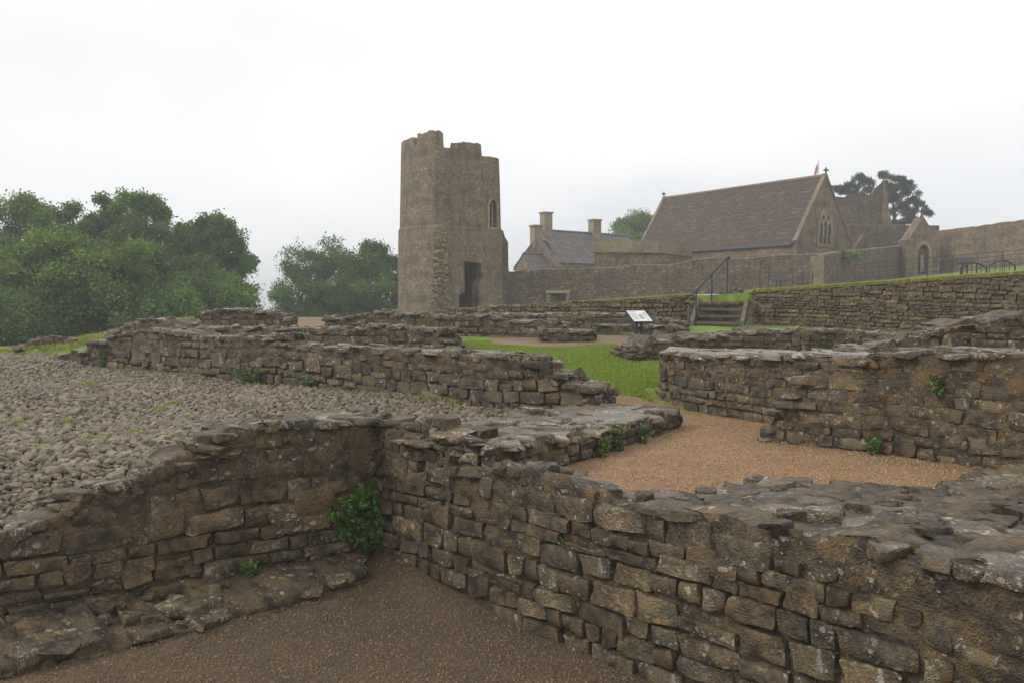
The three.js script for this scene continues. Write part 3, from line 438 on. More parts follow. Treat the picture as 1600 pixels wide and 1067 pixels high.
const leafMat = new THREE.MeshPhysicalMaterial({ color: 0xffffff, roughness: 0.85, side: THREE.DoubleSide, transmission: 0.3, thickness: 0, specularIntensity: 0.3 });
const sprayGeo = [leafGeo(9, 0.2, 0.15, 0.05, 1), leafGeo(9, 0.2, 0.165, 0.053, 2)];
function tube(pts, r0, r1, seg = 6) {
  const c = new THREE.CatmullRomCurve3(pts.map((p) => V(...p))), n = pts.length * 3, fr = c.computeFrenetFrames(n), pos = [], uv = [], idx = [];
  for (let i = 0; i <= n; i++) { const p = c.getPoint(i / n), r = lerp(r0, r1, i / n); for (let k = 0; k <= seg; k++) { const a = k / seg * 6.2832, v = fr.normals[i].clone().multiplyScalar(Math.cos(a) * r).addScaledVector(fr.binormals[i], Math.sin(a) * r).add(p); pos.push(v.x, v.y, v.z); uv.push(k / seg * 0.6, i / n * 3); } }
  for (let i = 0; i < n; i++) for (let k = 0; k < seg; k++) { const a = i * (seg + 1) + k, b = a + seg + 1; idx.push(a, a + 1, b, b, a + 1, b + 1); }
  const g = new THREE.BufferGeometry(); g.setAttribute('position', new THREE.Float32BufferAttribute(pos, 3)); g.setAttribute('uv', new THREE.Float32BufferAttribute(uv, 2)); g.setIndex(idx); g.computeVertexNormals(); return g;
}
function tree(name, label, x, z, ytop, rad, o) {
  const R = mulberry(o.seed), y0 = H(x, z) - 0.1, Ht = ytop - y0, g = thing(name, label, 'tree', [x, y0, z], o.group), clumps = [], lo = o.lo ?? 0.25, cy = Ht * (1 + lo) / 2, ry = Ht * (1 - lo) / 2;
  const n = o.clumps ?? 60;
  for (let i = 0; i < n; i++) { const a = R() * 6.28, u = R() * 2 - 1, rr = Math.cbrt(0.25 + 0.75 * R()) * (u > 0.1 && R() < 0.16 ? 1.2 : 1), w = Math.sqrt(1 - u * u) * (u > 0 ? 1 : (o.skirt ?? 0.9)) * (1 + 0.25 * vnoise(a * 2, u * 2, o.seed)); clumps.push([Math.cos(a) * w * rr * rad, clamp(cy + u * rr * ry + 0.1 * Ht * vnoise(a, o.seed, 3) * (u > 0 ? 1 : 0), 0.3, Ht), Math.sin(a) * w * rr * rad]); }
  const lean = (R() - 0.5) * 0.6, tip = [lean, Ht * 0.86, (R() - 0.5) * 0.6], mid = [lean * 0.3 + 0.1, Ht * 0.45, 0.1], r0 = 0.03 * Ht + 0.06;
  part('trunk', tube([[0, -0.2, 0], [0.05, Ht * 0.2, 0], mid, tip], r0, 0.04, 8), barkMat, g);
  const limbs = clumps.filter((_, i) => i % (o.every ?? 4) === 0).map((c) => { const t = clamp((c[1] / Ht) * 0.62, 0.12, 0.75), s = [mid[0] * t * 2 * 0.5, Ht * t, mid[2] * t]; return tube([s, [lerp(s[0], c[0], 0.5), lerp(s[1], c[1], 0.42), lerp(s[2], c[2], 0.5)], c], r0 * 0.36, 0.018, 5); });
  part('limbs', mergeGeometries(limbs), barkMat, g);
  const per = o.per ?? 105, cnt = n * per, im = new THREE.InstancedMesh(sprayGeo[o.seed % 2], leafMat, cnt), c = new THREE.Color(); let k = 0;
  for (const cl of clumps) {
    const cr = (o.cr ?? 0.75) * (0.7 + 0.6 * R()), tone = o.tones[Math.floor(R() * o.tones.length)], br = 0.65 + 0.7 * R();
    for (let i = 0; i < per; i++) {
      const a = R() * 6.28, u = R() * 2 - 1, rr = Math.cbrt(R()) * cr * (i % 7 ? 1 : 1.6), w = Math.sqrt(1 - u * u), b = br * (0.8 + 0.4 * R());
      M4.compose(V(cl[0] + Math.cos(a) * w * rr, cl[1] + u * rr * 0.7, cl[2] + Math.sin(a) * w * rr), Q.setFromEuler(E3.set(R() * 6, R() * 6, R() * 6)), V(1, 1, 1).multiplyScalar((o.leaf ?? 1) * (0.7 + 0.6 * R())));
      im.setMatrixAt(k, M4); im.setColorAt(k++, c.setRGB(tone[0] * b, tone[1] * b, tone[2] * b));
    }
  }
  im.name = 'crown'; im.userData.kind = 'stuff'; im.castShadow = im.receiveShadow = true; g.add(im);
  return g;
}
const dk = [[0.08, 0.145, 0.03], [0.1, 0.17, 0.035], [0.12, 0.185, 0.04]], md = [[0.115, 0.195, 0.035], [0.14, 0.22, 0.04], [0.1, 0.175, 0.037]], lt = [[0.13, 0.2, 0.034], [0.11, 0.18, 0.036], [0.15, 0.22, 0.04]];
const TG = 'woodland trees beyond the field';
const airy = { clumps: 60, cr: 0.46, per: 62, lo: 0.2, every: 1, leaf: 1.1 };
tree('broadleaf_tree', 'tall dark broadleaf tree at the outer end of the wood', -31, -53, 9.5, 3.8, { seed: 1, tones: md, group: TG, clumps: 80 });
tree('broadleaf_tree', 'round-headed dark tree behind the pale green bush', -27.8, -56, 8.7, 3.0, { seed: 2, tones: dk, group: TG, clumps: 70 });
tree('broadleaf_tree', 'tallest open-crowned tree with sky showing through its top', -25.4, -55, 9.2, 2.6, { seed: 3, tones: dk, group: TG, ...airy, clumps: 72 });
tree('broadleaf_tree', 'slender open-crowned tree with a bare forked top, second tallest', -22.3, -53, 9.0, 2.3, { seed: 4, tones: md, group: TG, ...airy });
tree('broadleaf_tree', 'open-crowned ash-like tree between the forked tree and the wood edge', -19.6, -54, 8.1, 2.4, { seed: 5, tones: dk, group: TG, ...airy, clumps: 66 });
tree('broadleaf_tree', 'tree with drooping side at the near end of the wood', -18.4, -52, 7.4, 1.8, { seed: 6, tones: dk, group: TG, ...airy, clumps: 72, lo: 0.05 });
tree('broadleaf_tree', 'dense low tree filling the wood beneath the forked tree', -20.6, -48, 5.6, 3.2, { seed: 7, tones: dk, group: TG, clumps: 90, lo: 0.02 });
tree('broadleaf_tree', 'dense low tree at the wood edge beside the gap to the middle trees', -17.4, -48.5, 5.0, 2.2, { seed: 8, tones: md, group: TG, clumps: 90, lo: 0.02 });
tree('pale_bush', 'large yellow green bushy tree in front of the dark wood', -22.6, -43, 5.9, 3.4, { seed: 9, tones: lt, group: TG, clumps: 120, lo: 0.02, per: 120 });
tree('broadleaf_tree', 'dark bushy tree at the field edge beyond the small stub', -27.5, -42, 5.2, 3.2, { seed: 10, tones: md, group: TG, clumps: 90, lo: 0.02 });
tree('broadleaf_tree', 'dark low bush under the wood by the field', -17.6, -42, 3.2, 2.4, { seed: 11, tones: dk, group: TG, clumps: 60, lo: 0.0 });
tree('broadleaf_tree', 'low leafy bush at the outer edge of the field', -23.4, -38, 2.6, 2.6, { seed: 16, tones: dk, group: TG, clumps: 60, lo: 0.0 });
const MG = 'middle group of trees beside the round tower';
tree('broadleaf_tree', 'lone round tree with light under its crown, farthest from the tower', -16.6, -66, 6.7, 2.0, { seed: 12, tones: md, group: MG, clumps: 46, per: 60, lo: 0.25, cr: 0.7 });
tree('broadleaf_tree', 'full round tree between its two neighbours, highest beside the tower', -13.6, -66, 7.3, 2.5, { seed: 13, tones: md, group: MG, clumps: 60, per: 60, lo: 0.22 });
tree('broadleaf_tree', 'dense tree standing directly behind the tower edge', -10.0, -64, 6.9, 2.7, { seed: 14, tones: dk, group: MG, clumps: 90, lo: 0.04 });
tree('broadleaf_tree', 'distant pale tree crown between the house and the chapel', 14.6, -100, 12.7, 2.5, { seed: 15, tones: md, clumps: 42, lo: 0.4, leaf: 1.3, cr: 1 });

// leafy plants on and below the walls
const ivyMat = new THREE.MeshPhysicalMaterial({ color: 0xffffff, roughness: 0.6, side: THREE.DoubleSide, transmission: 0.25, thickness: 0 });
const ivySpray = leafGeo(6, 0.035, 0.05, 0.02, 21), herb = leafGeo(10, 0.05, 0.07, 0.012, 22, 2);
function plant(name, label, pos, pts, geo, tones, seed, group, scale = 1) {
  const g = thing(name, label, 'plant', pos, group), im = new THREE.InstancedMesh(geo, ivyMat, pts.length), R = mulberry(seed), c = new THREE.Color();
  pts.forEach((p, i) => { M4.compose(V(...p), Q.setFromEuler(E3.set(R() * 6, R() * 6, R() * 6)), V(1, 1, 1).multiplyScalar(scale * (0.7 + 0.6 * R()))); im.setMatrixAt(i, M4); const t = tones[Math.floor(R() * tones.length)], b = 0.7 + 0.6 * R(); im.setColorAt(i, c.setRGB(t[0] * b, t[1] * b, t[2] * b)); });
  im.name = 'leaves'; im.userData.kind = 'stuff'; im.castShadow = im.receiveShadow = true; g.add(im);
  part('stem', tube([[0, -0.03, 0], [0.01, 0.04, 0.01], pts[0]], 0.006, 0.003, 5), barkMat, g);
}
{
  const R = mulberry(61), pts = [], cl = [[0.05, 0.75], [0.16, 0.68], [0.3, 0.6], [0.42, 0.66], [0.1, 0.5], [0.24, 0.42], [0.05, 0.34], [0.14, 0.3], [0.34, 0.46], [-0.05, 0.55], [-0.04, 0.4], [0.2, 0.76]];
  for (let i = 0; i < 250; i++) { const c = cl[Math.floor(R() * cl.length)], a = R() * 6.28, q = 0.115 * Math.sqrt(R()), al = c[0] + Math.cos(a) * q, y = c[1] + Math.sin(a) * q, o = 0.015 + 0.07 * R(); pts.push(al > 0 ? [-0.811 * al + 0.584 * o, y, 0.584 * al + 0.811 * o] : [-0.681 * al - 0.732 * o, y, -0.732 * al + 0.681 * o]); }
  plant('ivy', 'bright green ivy in the corner where the two front walls meet', [-1.31, 0, -8.14], pts, ivySpray, [[0.075, 0.17, 0.015], [0.1, 0.21, 0.02], [0.06, 0.13, 0.015]], 1, undefined, 0.8);
  const PG = 'weeds growing from the ruined walls', spots = [['thin upright weed on the front wall beside the corner block', -0.62, 1.24, -7.45, 0.26, 0.05, 26], ['weed at the foot of the low bench, nearest the corner', 0.95, 1.0, -8.75, 0.2, 0.08, 40], ['taller weed at the foot of the low bench', 1.16, 1.0, -9.1, 0.26, 0.08, 44], ['weed at the foot of the low bench, farthest along it', 1.5, 1.0, -9.6, 0.2, 0.06, 30], ['small fern in the gap under the buttress', 3.82, 1.0, -8.85, 0.16, 0.07, 36], ['creeping weed at the foot of the grey stepped wall where it steps up', -4.6, 1.26, -14.75, 0.2, 0.35, 90], ['weed clump at the foot of the grey stepped wall by its paler stretch', -3.4, 1.22, -14.05, 0.12, 0.2, 50], ['weed hanging from the lichened buttress face', 4.25, 1.7, -8.42, 0.18, 0.05, 30], ['tall thin weed on the blocky stub', -7.6, 2.3, -21.95, 0.5, 0.14, 60], ['weed at the foot of the mound end of the stepped wall', -8.2, 1.3, -16.9, 0.35, 0.12, 60], ['small weed on the front wall face', 0.42, 0.75, -6.35, 0.08, 0.06, 20], ['small weed on the ivy wall face', -2.3, 0.25, -7.3, 0.06, 0.08, 24]];
  spots.forEach(([lab, x, y, z, h, r, n], k) => { const q = []; for (let i = 0; i < n; i++) { const t = R(), a = R() * 6.28, w = r * Math.sqrt(R()) * (0.4 + 0.6 * t); q.push([Math.cos(a) * w, h * t, Math.sin(a) * w]); } plant('weed', lab, [x, y, z], q, herb, [[0.08, 0.15, 0.02], [0.11, 0.18, 0.03]], 70 + k, PG, 0.75); });
}

// ------------------------------------------------------------------ round tower
const csg = new Evaluator(); csg.attributes = ['position', 'normal'];
function boxUV(g, cyl) {                                   // masonry uv in units of 4 m
  g = g.index ? g.toNonIndexed() : g; g.computeVertexNormals(); const p = g.attributes.position, n = g.attributes.normal, uv = new Float32Array(p.count * 2);
  for (let i = 0; i < p.count; i += 3) for (let k = i; k < i + 3; k++) { const nx = n.getX(i), ny = n.getY(i), nz = n.getZ(i), l = Math.hypot(nx, nz) || 1; let u = cyl ? Math.atan2(p.getX(k), p.getZ(k)) * 2.9 : (p.getX(k) * nz - p.getZ(k) * nx) / l, v = p.getY(k); if (Math.abs(ny) > 0.8) { u = p.getX(k); v = p.getZ(k); } uv[k * 2] = u / 4; uv[k * 2 + 1] = v / 4; }
  g.setAttribute('uv', new THREE.BufferAttribute(uv, 2)); return g;
}
function extrude(pts, depth, holes = [], bevel = 0) { const s = new THREE.Shape(pts.map(([x, y]) => new THREE.Vector2(x, y))); for (const h of holes) s.holes.push(new THREE.Path(h.map(([x, y]) => new THREE.Vector2(x, y)))); return new THREE.ExtrudeGeometry(s, { depth, bevelEnabled: bevel > 0, bevelSize: bevel, bevelThickness: bevel, bevelSegments: 1, steps: 1 }); }
function cut(a, ...bs) { let A = new Brush(a); A.updateMatrixWorld(); for (const [b, m] of bs) { const B = new Brush(b); if (m) B.applyMatrix4(m); B.updateMatrixWorld(); A = csg.evaluate(A, B, SUBTRACTION); } return A.geometry; }
{
  const g = thing('round_tower', 'tall ruined round stone tower with broken battlements and a dark doorway', 'tower', [-3.55, 1.5, -49]);
  const pt = (a, r) => { let x = Math.sin(a) * r, z = Math.cos(a) * r; const d = x * 0.56 + z * 0.83, lim = r * 0.68; if (d > lim) { x -= (d - lim) * 0.56; z -= (d - lim) * 0.83; } return [x, z]; };
  const N = 240, rows = [[0, 3.06], [2.6, 3.03], [5.2, 2.99], [5.35, 2.91], [8, 2.85], [10, 2.8]], pos = [], idx = [];
  const topOf = (a) => { const [x, z] = pt(a, 2.82), n = 0.08 * (hash3(Math.round(a * 12), 3, 1) - 0.5), px = x * 27; if (z < -0.3) return 9.2 + n; if (px < -50) return 10.2 + n; if (px < -46) return 9.75; if (px < -10) return 10.35 + n + (px < -28 ? 0 : 0.1); if (px < 5) return 9.6 + n * 0.5; if (px < 50) return 9.92 + n + (px > 22 ? 0.1 : 0); return 9.35 + n; };
  // ring of outer face, top and inner face
  for (let i = 0; i < N; i++) { const a = i / N * Math.PI * 2, t = topOf(a); for (const [y, r] of rows) { const [x, z] = pt(a, r); pos.push(x, Math.min(y, t), z); } let [x, z] = pt(a, 2.78); pos.push(x, t, z); [x, z] = pt(a, 1.95); pos.push(x, t, z); pos.push(x, 0, z); }
  const K = rows.length + 3; for (let i = 0; i < N; i++) { const j = (i + 1) % N; for (let k = 0; k < K; k++) { const k2 = (k + 1) % K, a = i * K + k, b = j * K + k, c = i * K + k2, d = j * K + k2; idx.push(a, b, c, b, d, c); } }
  let body = new THREE.BufferGeometry(); body.setAttribute('position', new THREE.Float32BufferAttribute(pos, 3)); body.setIndex(idx); body.computeVertexNormals();
  const toFace = new THREE.Matrix4().makeBasis(V(0.83, 0, -0.56), V(0, 1, 0), V(0.56, 0, 0.83));   // face coordinates: x along the flat face, z out of it
  const at = (x, y, z = 0) => new THREE.Matrix4().multiplyMatrices(toFace, new THREE.Matrix4().makeTranslation(x, y, z));
  const door = extrude([[-0.75, 0.1], [0.55, 0.15], [0.5, 1.4], [0.75, 1.9], [0.7, 2.75], [-0.4, 2.8], [-0.38, 1.1], [-0.75, 0.95]], 2.2), win = extrude([[-0.26, 0], [0.26, 0], [0.26, 1.25], [0.16, 1.5], [0, 1.62], [-0.16, 1.5], [-0.26, 1.25]], 2.6);
  body = cut(body, [door, at(0.1, 0.6, 0.6)], [win, at(1.62, 5.35, 0.4)]);
  part('wall', boxUV(body, true), towerMat, g);
  const frame = extrude([[-0.38, -0.1], [0.38, -0.1], [0.38, 1.3], [0.24, 1.62], [0, 1.78], [-0.24, 1.62], [-0.38, 1.3]], 0.1, [[[-0.24, 0.03], [0.24, 0.03], [0.24, 1.25], [0.15, 1.48], [0, 1.6], [-0.15, 1.48], [-0.24, 1.25]]]); frame.applyMatrix4(at(1.62, 5.35, 1.94)); const wn = part('window', boxUV(frame), ashlarMat, g);
  const mull = new THREE.BoxGeometry(0.07, 1.5, 0.1); mull.applyMatrix4(at(1.62, 6.1, 1.9)); part('mullion', boxUV(mull), ashlarMat, wn);
  // torn ends of the walls that once joined it
  const R = mulberry(5), scar = [], stub = [];
  for (let i = 0; i < 170; i++) { const y = R() * 4.7, w = 0.55 * (1 - y / 8), x = -1.8 + (R() - 0.5) * w * 2, k = 0.9 + 1.0 * R(); scar.push(rubbles[i % 9].clone().applyMatrix4(new THREE.Matrix4().compose(V(x, y, 2.0 + 0.08 * R()), Q.setFromEuler(E3.set(R(), R() * 6, R())), V(k, k, k)))); }
  const sg = mergeGeometries(scar); sg.applyMatrix4(toFace); part('torn_wall_scar', sg, stoneMat(stoneD, [0.85, 0.8, 0.74], 0.8), g).userData.kind = 'stuff';
  const st = extrude([[0, 0], [0.75, 0], [0.7, 2.4], [0.62, 3.2], [0.6, 4.6], [0.42, 4.9], [0.3, 5.3], [0.12, 5.32], [0.1, 5.55], [0, 5.6]], 0.9); st.applyMatrix4(new THREE.Matrix4().makeTranslation(2.72, 0, -0.9)); part('wall_stub', boxUV(st), towerLow, g);
  const fl = new THREE.CylinderGeometry(1.94, 1.94, 0.2, 32); fl.translate(0, 0.35, 0); part('floor', boxUV(fl), towerLow, g);
}

// ------------------------------------------------------------------ far walls
function slabWall(name, label, path, base, top, thick, mat, o = {}) {
  const p0 = path[0], g = thing(name, label, 'wall', [p0[0], base[0], p0[1]], o.group), pos = [], idx = []; let acc = 0; const S = [];
  for (let i = 1; i < path.length; i++) { const a = path[i - 1], b = path[i], l = Math.hypot(b[0] - a[0], b[1] - a[1]), n = Math.max(2, Math.round(l / 0.5)); for (let k = i === 1 ? 0 : 1; k <= n; k++) { const u = k / n; S.push([lerp(a[0], b[0], u), lerp(a[1], b[1], u), acc + l * u, (b[0] - a[0]) / l, (b[1] - a[1]) / l, lerp(base[i - 1], base[i], u), lerp(top[i - 1], top[i], u)]); } acc += l; }
  const uv = [];
  for (const [x, z, s, tx, tz, b, t] of S) { let nx = -tz, nz = tx; if (nz < 0) { nx = -nx; nz = -nz; } const tt = t + 0.07 * (hash3(Math.round(s * 3), 7, o.seed ?? 1) - 0.5) + 0.06 * vnoise(s * 0.8, 2, o.seed ?? 1); for (const [y, off, v] of [[b - 0.5, 0, b - 0.5], [tt - 0.06, 0, tt], [tt, -0.1, tt + 0.1], [tt, -thick + 0.1, tt + thick], [b - 0.5, -thick, 9]]) { pos.push(x + nx * off - p0[0], y - base[0], z + nz * off - p0[1]); uv.push(s / 4, v / 4); } }
  for (let i = 0; i < S.length - 1; i++) for (let k = 0; k < 4; k++) { const a = i * 5 + k, b = a + 5; idx.push(a, b, a + 1, b, b + 1, a + 1); }
  for (const e of [0, S.length - 1]) idx.push(e * 5, e * 5 + 1, e * 5 + 4, e * 5 + 1, e * 5 + 2, e * 5 + 4, e * 5 + 2, e * 5 + 3, e * 5 + 4);
  const ge = new THREE.BufferGeometry(); ge.setAttribute('position', new THREE.Float32BufferAttribute(pos, 3)); ge.setAttribute('uv', new THREE.Float32BufferAttribute(uv, 2)); ge.setIndex(idx); const fl = ge.toNonIndexed(); fl.computeVertexNormals(); part('masonry', fl, mat, g); return g;
}
const CG = 'castle curtain walls';
{
  const w = slabWall('curtain_wall', 'long straight curtain wall running from the round tower to the pale corner pier', [[-0.9, -50], [9.9, -50], [11.2, -50], [18, -50]], [1.9, 2.4, 2.5, 2.9], [4.42, 4.95, 5.2, 5.5], 0.7, curtainMat, { seed: 1, group: CG });
  const lin = new THREE.BoxGeometry(1.4, 0.18, 0.42); lin.translate(3.6, 1.352, 0.16); part('lintel', lin, stoneMat(stoneD, [1.5, 1.5, 1.5], 0.7), w);
  for (const jx of [3.02, 4.18]) { const jb = new THREE.BoxGeometry(0.2, 1.0, 0.34); jb.translate(jx, 0.76, 0.15); part('jamb', jb, ashlarMat, w); }
  const pier = new THREE.BoxGeometry(0.75, 3.0, 0.9); pier.translate(18.9, 1.95, -0.35); part('corner_pier', boxUV(pier), ashlarMat, w);
  slabWall('curtain_wall', 'curtain wall running back from the corner pier toward the niche gable', [[18.3, -50.3], [25, -58], [30.5, -63.5]], [2.9, 3.7, 4.4], [5.5, 6.35, 7.1], 0.7, curtainMat, { seed: 2, group: CG });
  slabWall('curtain_wall', 'high plain curtain wall with long level top at the far side', [[31.0, -62.5], [36, -52], [42, -40]], [4.3, 4.3, 4.3], [7.95, 8.15, 8.6], 1.0, masonryMat(masA, [0.98, 0.92, 0.84]), { seed: 3, group: CG });
  slabWall('curtain_wall', 'dark ruined wall below the pine tree', [[27.5, -69], [34, -67.5]], [4.3, 4.5], [9.0, 8.7], 0.9, ruinMat, { seed: 4, group: CG });
}
function gable(g, p0, dir, len, hw, yE, yR, mats, o = {}) {             // a pitched building: p0 ridge start over the ground, dir along the ridge
  const [dx, dz] = dir, L = len, m = new THREE.Matrix4().makeBasis(V(dx, 0, dz), V(0, 1, 0), V(-dz, 0, dx)).setPosition(p0[0], 0, p0[1]);
  const prof = [[-hw, 0], [hw, 0], [hw, yE], [0, yR], [-hw, yE]], body = extrude(prof.map(([x, y]) => [x, y]), L); body.applyMatrix4(new THREE.Matrix4().makeRotationY(Math.PI / 2)); // z->x
  let geo = body; if (o.cut) geo = cut(geo, ...o.cut); geo = boxUV(geo); geo.applyMatrix4(m); const wall = part('wall', boxUV(geo), mats.wall, g);
  const sl = Math.hypot(hw, yR - yE), n = o.rows ?? Math.round(sl / 0.22), ang = Math.atan2(yR - yE, hw), ov = o.over ?? 0.18;
  for (const s of [-1, 1]) {
    const roof = new THREE.Group(); roof.name = 'roof_slope'; g.add(roof);
    for (let i = 0; i < n; i++) {
      const u = (i + 0.5) / n * (1 + ov / sl), w = sl / n * 1.35, b = new THREE.BoxGeometry(L + (o.ext ?? -0.3), 0.05, w), uvA = b.attributes.uv, pa = b.attributes.position; for (let k = 0; k < uvA.count; k++) uvA.setXY(k, pa.getX(k) / 3.6 + 0.37 * i, (i + 0.5 + pa.getZ(k) / w * 0.9) / 8);
      const sag = o.sag ? 0 : 0; b.rotateX(s * (ang - 0.07)); b.translate(L / 2, yR + 0.07 - u * (yR - yE) + sag, s * u * hw); b.applyMatrix4(m); part('slate_course', b, mats.roof, roof);
    }
  }
  const rc = new THREE.CylinderGeometry(0.11, 0.11, L - 0.2, 8); rc.rotateZ(Math.PI / 2); rc.translate(L / 2, yR + 0.09, 0); rc.applyMatrix4(m); part('ridge_tiles', rc, mats.ridge ?? ashlarMat, g);
  if (o.coping) for (const [x, sgn] of [[0, -1], [L, 1]]) for (const s of [-1, 1]) { const c = new THREE.BoxGeometry(0.32, 0.14, sl + 0.15); c.rotateX(s * ang); c.translate(x - sgn * 0.1, (yR + yE) / 2 + 0.13, s * hw / 2); c.applyMatrix4(m); part('gable_coping', boxUV(c), copingMat, g); }
  return { m, wall };
}
function cross(g, x, y, z, k = 1) { const c = mergeGeometries([new THREE.BoxGeometry(0.12 * k, 0.75 * k, 0.12 * k).translate(x, y + 0.37 * k, z), new THREE.BoxGeometry(0.46 * k, 0.13 * k, 0.12 * k).translate(x, y + 0.5 * k, z), new THREE.CylinderGeometry(0.1 * k, 0.2 * k, 0.25 * k, 6).translate(x, y + 0.05, z)]); part('finial_cross', c, stoneMat(stoneA, [1, 1, 1]), g); }
{
  const g = thing('chapel', 'stone chapel with steep brown slate roof and traceried gable window', 'building', [0, 0, 0]); g.position.set(21.4, 3, -58); const inner = new THREE.Group(); inner.position.set(-21.4, -3, 58);
  const L = 15.4, hw = 3.1, dir = [-0.571, -0.818], pw = (c, w, y0, y1, pk) => [[c - w, y0], [c + w, y0], [c + w, y1], [c + w * 0.6, y1 + pk * 0.6], [c, y1 + pk], [c - w * 0.6, y1 + pk * 0.6], [c - w, y1]];
  const holder = { add: (o) => { o.traverse((q) => { if (q.isMesh) q.geometry.translate(-21.4, -3, 58); }); g.add(o); return holder; } };
  const rotY = new THREE.Matrix4().makeRotationY(Math.PI / 2), op = extrude(pw(0, 0.78, 6.5, 8.1, 0.95), 3.2); op.applyMatrix4(rotY); op.translate(-0.05, 0, 0);
  const tmp = new THREE.Group(), { m } = gable(tmp, [21.4, -58], dir, L, hw, 6.62, 11.2, { wall: chapelMat, roof: slateBrown }, { cut: [[op]], coping: true, rows: 26 });
  const fr = extrude(pw(0, 0.86, 6.42, 8.1, 1.06), 0.16, [pw(-0.47, 0.17, 6.62, 7.75, 0.32), pw(0, 0.17, 6.62, 7.95, 0.32), pw(0.47, 0.17, 6.62, 7.75, 0.32), pw(-0.25, 0.12, 8.28, 8.45, 0.15), pw(0.25, 0.12, 8.28, 8.45, 0.15)]); fr.applyMatrix4(rotY); fr.translate(-0.06, 0, 0); fr.applyMatrix4(m);
  const win = part('window', boxUV(fr), ashlarMat, tmp), gl = new THREE.BoxGeometry(0.03, 2.5, 1.5); gl.translate(0.2, 7.7, 0); gl.applyMatrix4(m); part('pane', gl, new THREE.MeshPhysicalMaterial({ color: new THREE.Color().setRGB(0.75, 0.8, 0.78), roughness: 0.08, transmission: 1, thickness: 0 }), win);
  const gut = new THREE.BoxGeometry(L - 0.6, 0.14, 0.16); for (const s of [-1, 1]) { const q = gut.clone(); q.translate(L / 2, 6.5, s * (hw + 0.16)); q.applyMatrix4(m); part('gutter', q, leadMat, tmp); }
  const cot = new THREE.BoxGeometry(0.5, 0.95, 0.55); cot.translate(0.3, 10.2, 0.75); cot.applyMatrix4(m); part('bell_cot', boxUV(cot), chapelMat, tmp);
  cross(tmp, 21.4, 11.25, -58, 0.75); cross(tmp, 12.61, 11.25, -70.6, 0.75);
  const low = new THREE.BoxGeometry(4.2, 3.4, 2.2); low.translate(0, 0, 0); 
  tmp.traverse((q) => { if (q.isMesh) q.geometry.translate(-21.4, -3, 58); }); for (const c of [...tmp.children]) g.add(c);
}
{
  const g = thing('parapet_annexe', 'flat-roofed stone annexe with pale plain parapet before the chapel', 'building', [7.6, 2.6, -57]);
  const poly = [[-2.1, 0.5], [2.3, -0.2], [5.6, -5.0], [0.9, -7]], ex = (h, grow) => { const c = [1.6, -2.8], s = new THREE.Shape(poly.map(([x, z]) => new THREE.Vector2(c[0] + (x - c[0]) * grow, -(c[1] + (z - c[1]) * grow)))), e = new THREE.ExtrudeGeometry(s, { depth: h, bevelEnabled: false }); e.rotateX(-Math.PI / 2); return e; };
  part('wall', boxUV(ex(3.35, 1)), masonryMat(masA, [1.15, 1.05, 0.88]), g);
  const cor = ex(0.12, 1.045); cor.translate(0, 3.352, 0); part('cornice', boxUV(cor), ashlarMat, g);
  const par = ex(0.75, 1.0); par.translate(0, 3.474, 0); part('parapet', boxUV(par), stoneMat(stoneD, [0.95, 0.94, 0.9], 0.8, 0.006), g);
  const w = new THREE.BoxGeometry(0.75, 0.42, 0.1); w.rotateY(0.16); w.translate(-0.1, 2.35, 0.24); const f = part('window', w, ashlarMat, g); const p = new THREE.BoxGeometry(0.55, 0.26, 0.1); p.rotateY(0.16); p.translate(-0.1, 2.35, 0.27); part('pane', p, paneMat, f);
}
{
  const g = thing('gabled_house', 'gabled stone house with grey slate roofs and three tall chimneys', 'building', [2.6, 3, -76]), tmp = new THREE.Group(), mats = { wall: houseMat, roof: slateGrey, ridge: leadMat };
  gable(tmp, [2.7, -78], [0.8, -0.6], 11, 2.3, 6.3, 9.2, mats, { rows: 14, ext: 0.1 });
  gable(tmp, [2.1, -74], [0.25, -0.968], 4.6, 1.95, 5.6, 8.1, mats, { rows: 12, ext: -0.2, coping: true });
  gable(tmp, [0.95, -72.4], [0.72, -0.69], 3.6, 0.95, 5.5, 6.75, mats, { rows: 6, ext: 0.1 });
  for (const [x, z, y0, y1, w] of [[2.12, -74.4, 7.4, 9.25, 0.8], [3.15, -78.3, 8.2, 10.8, 0.85], [8.0, -82, 8, 10.5, 0.9]]) { const c = new THREE.BoxGeometry(w, y1 - y0, w); c.rotateY(0.5); c.translate(x, (y0 + y1) / 2, z); const ch = part('chimney', boxUV(c), ashlarMat, tmp); const cap = new THREE.BoxGeometry(w + 0.16, 0.14, w + 0.16); cap.rotateY(0.5); cap.translate(x, y1 + 0.072, z); part('chimney_cap', cap, ashlarMat, ch); }
  for (const [s, y] of [[2.4, 5.6], [4.6, 5.6]]) { const x = 2.7 + 0.8 * s + 0.6 * 2.31, z = -78 - 0.6 * s + 0.8 * 2.31, w = new THREE.BoxGeometry(0.8, 0.8, 0.1); w.rotateY(Math.atan2(0.6, 0.8)); w.translate(x, y, z); const f = part('window', w, ashlarMat, tmp), p = new THREE.BoxGeometry(0.62, 0.62, 0.06); p.rotateY(Math.atan2(0.6, 0.8)); p.translate(x + 0.6 * 0.04, y, z + 0.8 * 0.04); part('pane', p, paneMat, f); }
  tmp.traverse((q) => { if (q.isMesh) q.geometry.translate(-2.6, -3, 76); }); for (const c of [...tmp.children]) g.add(c);
}
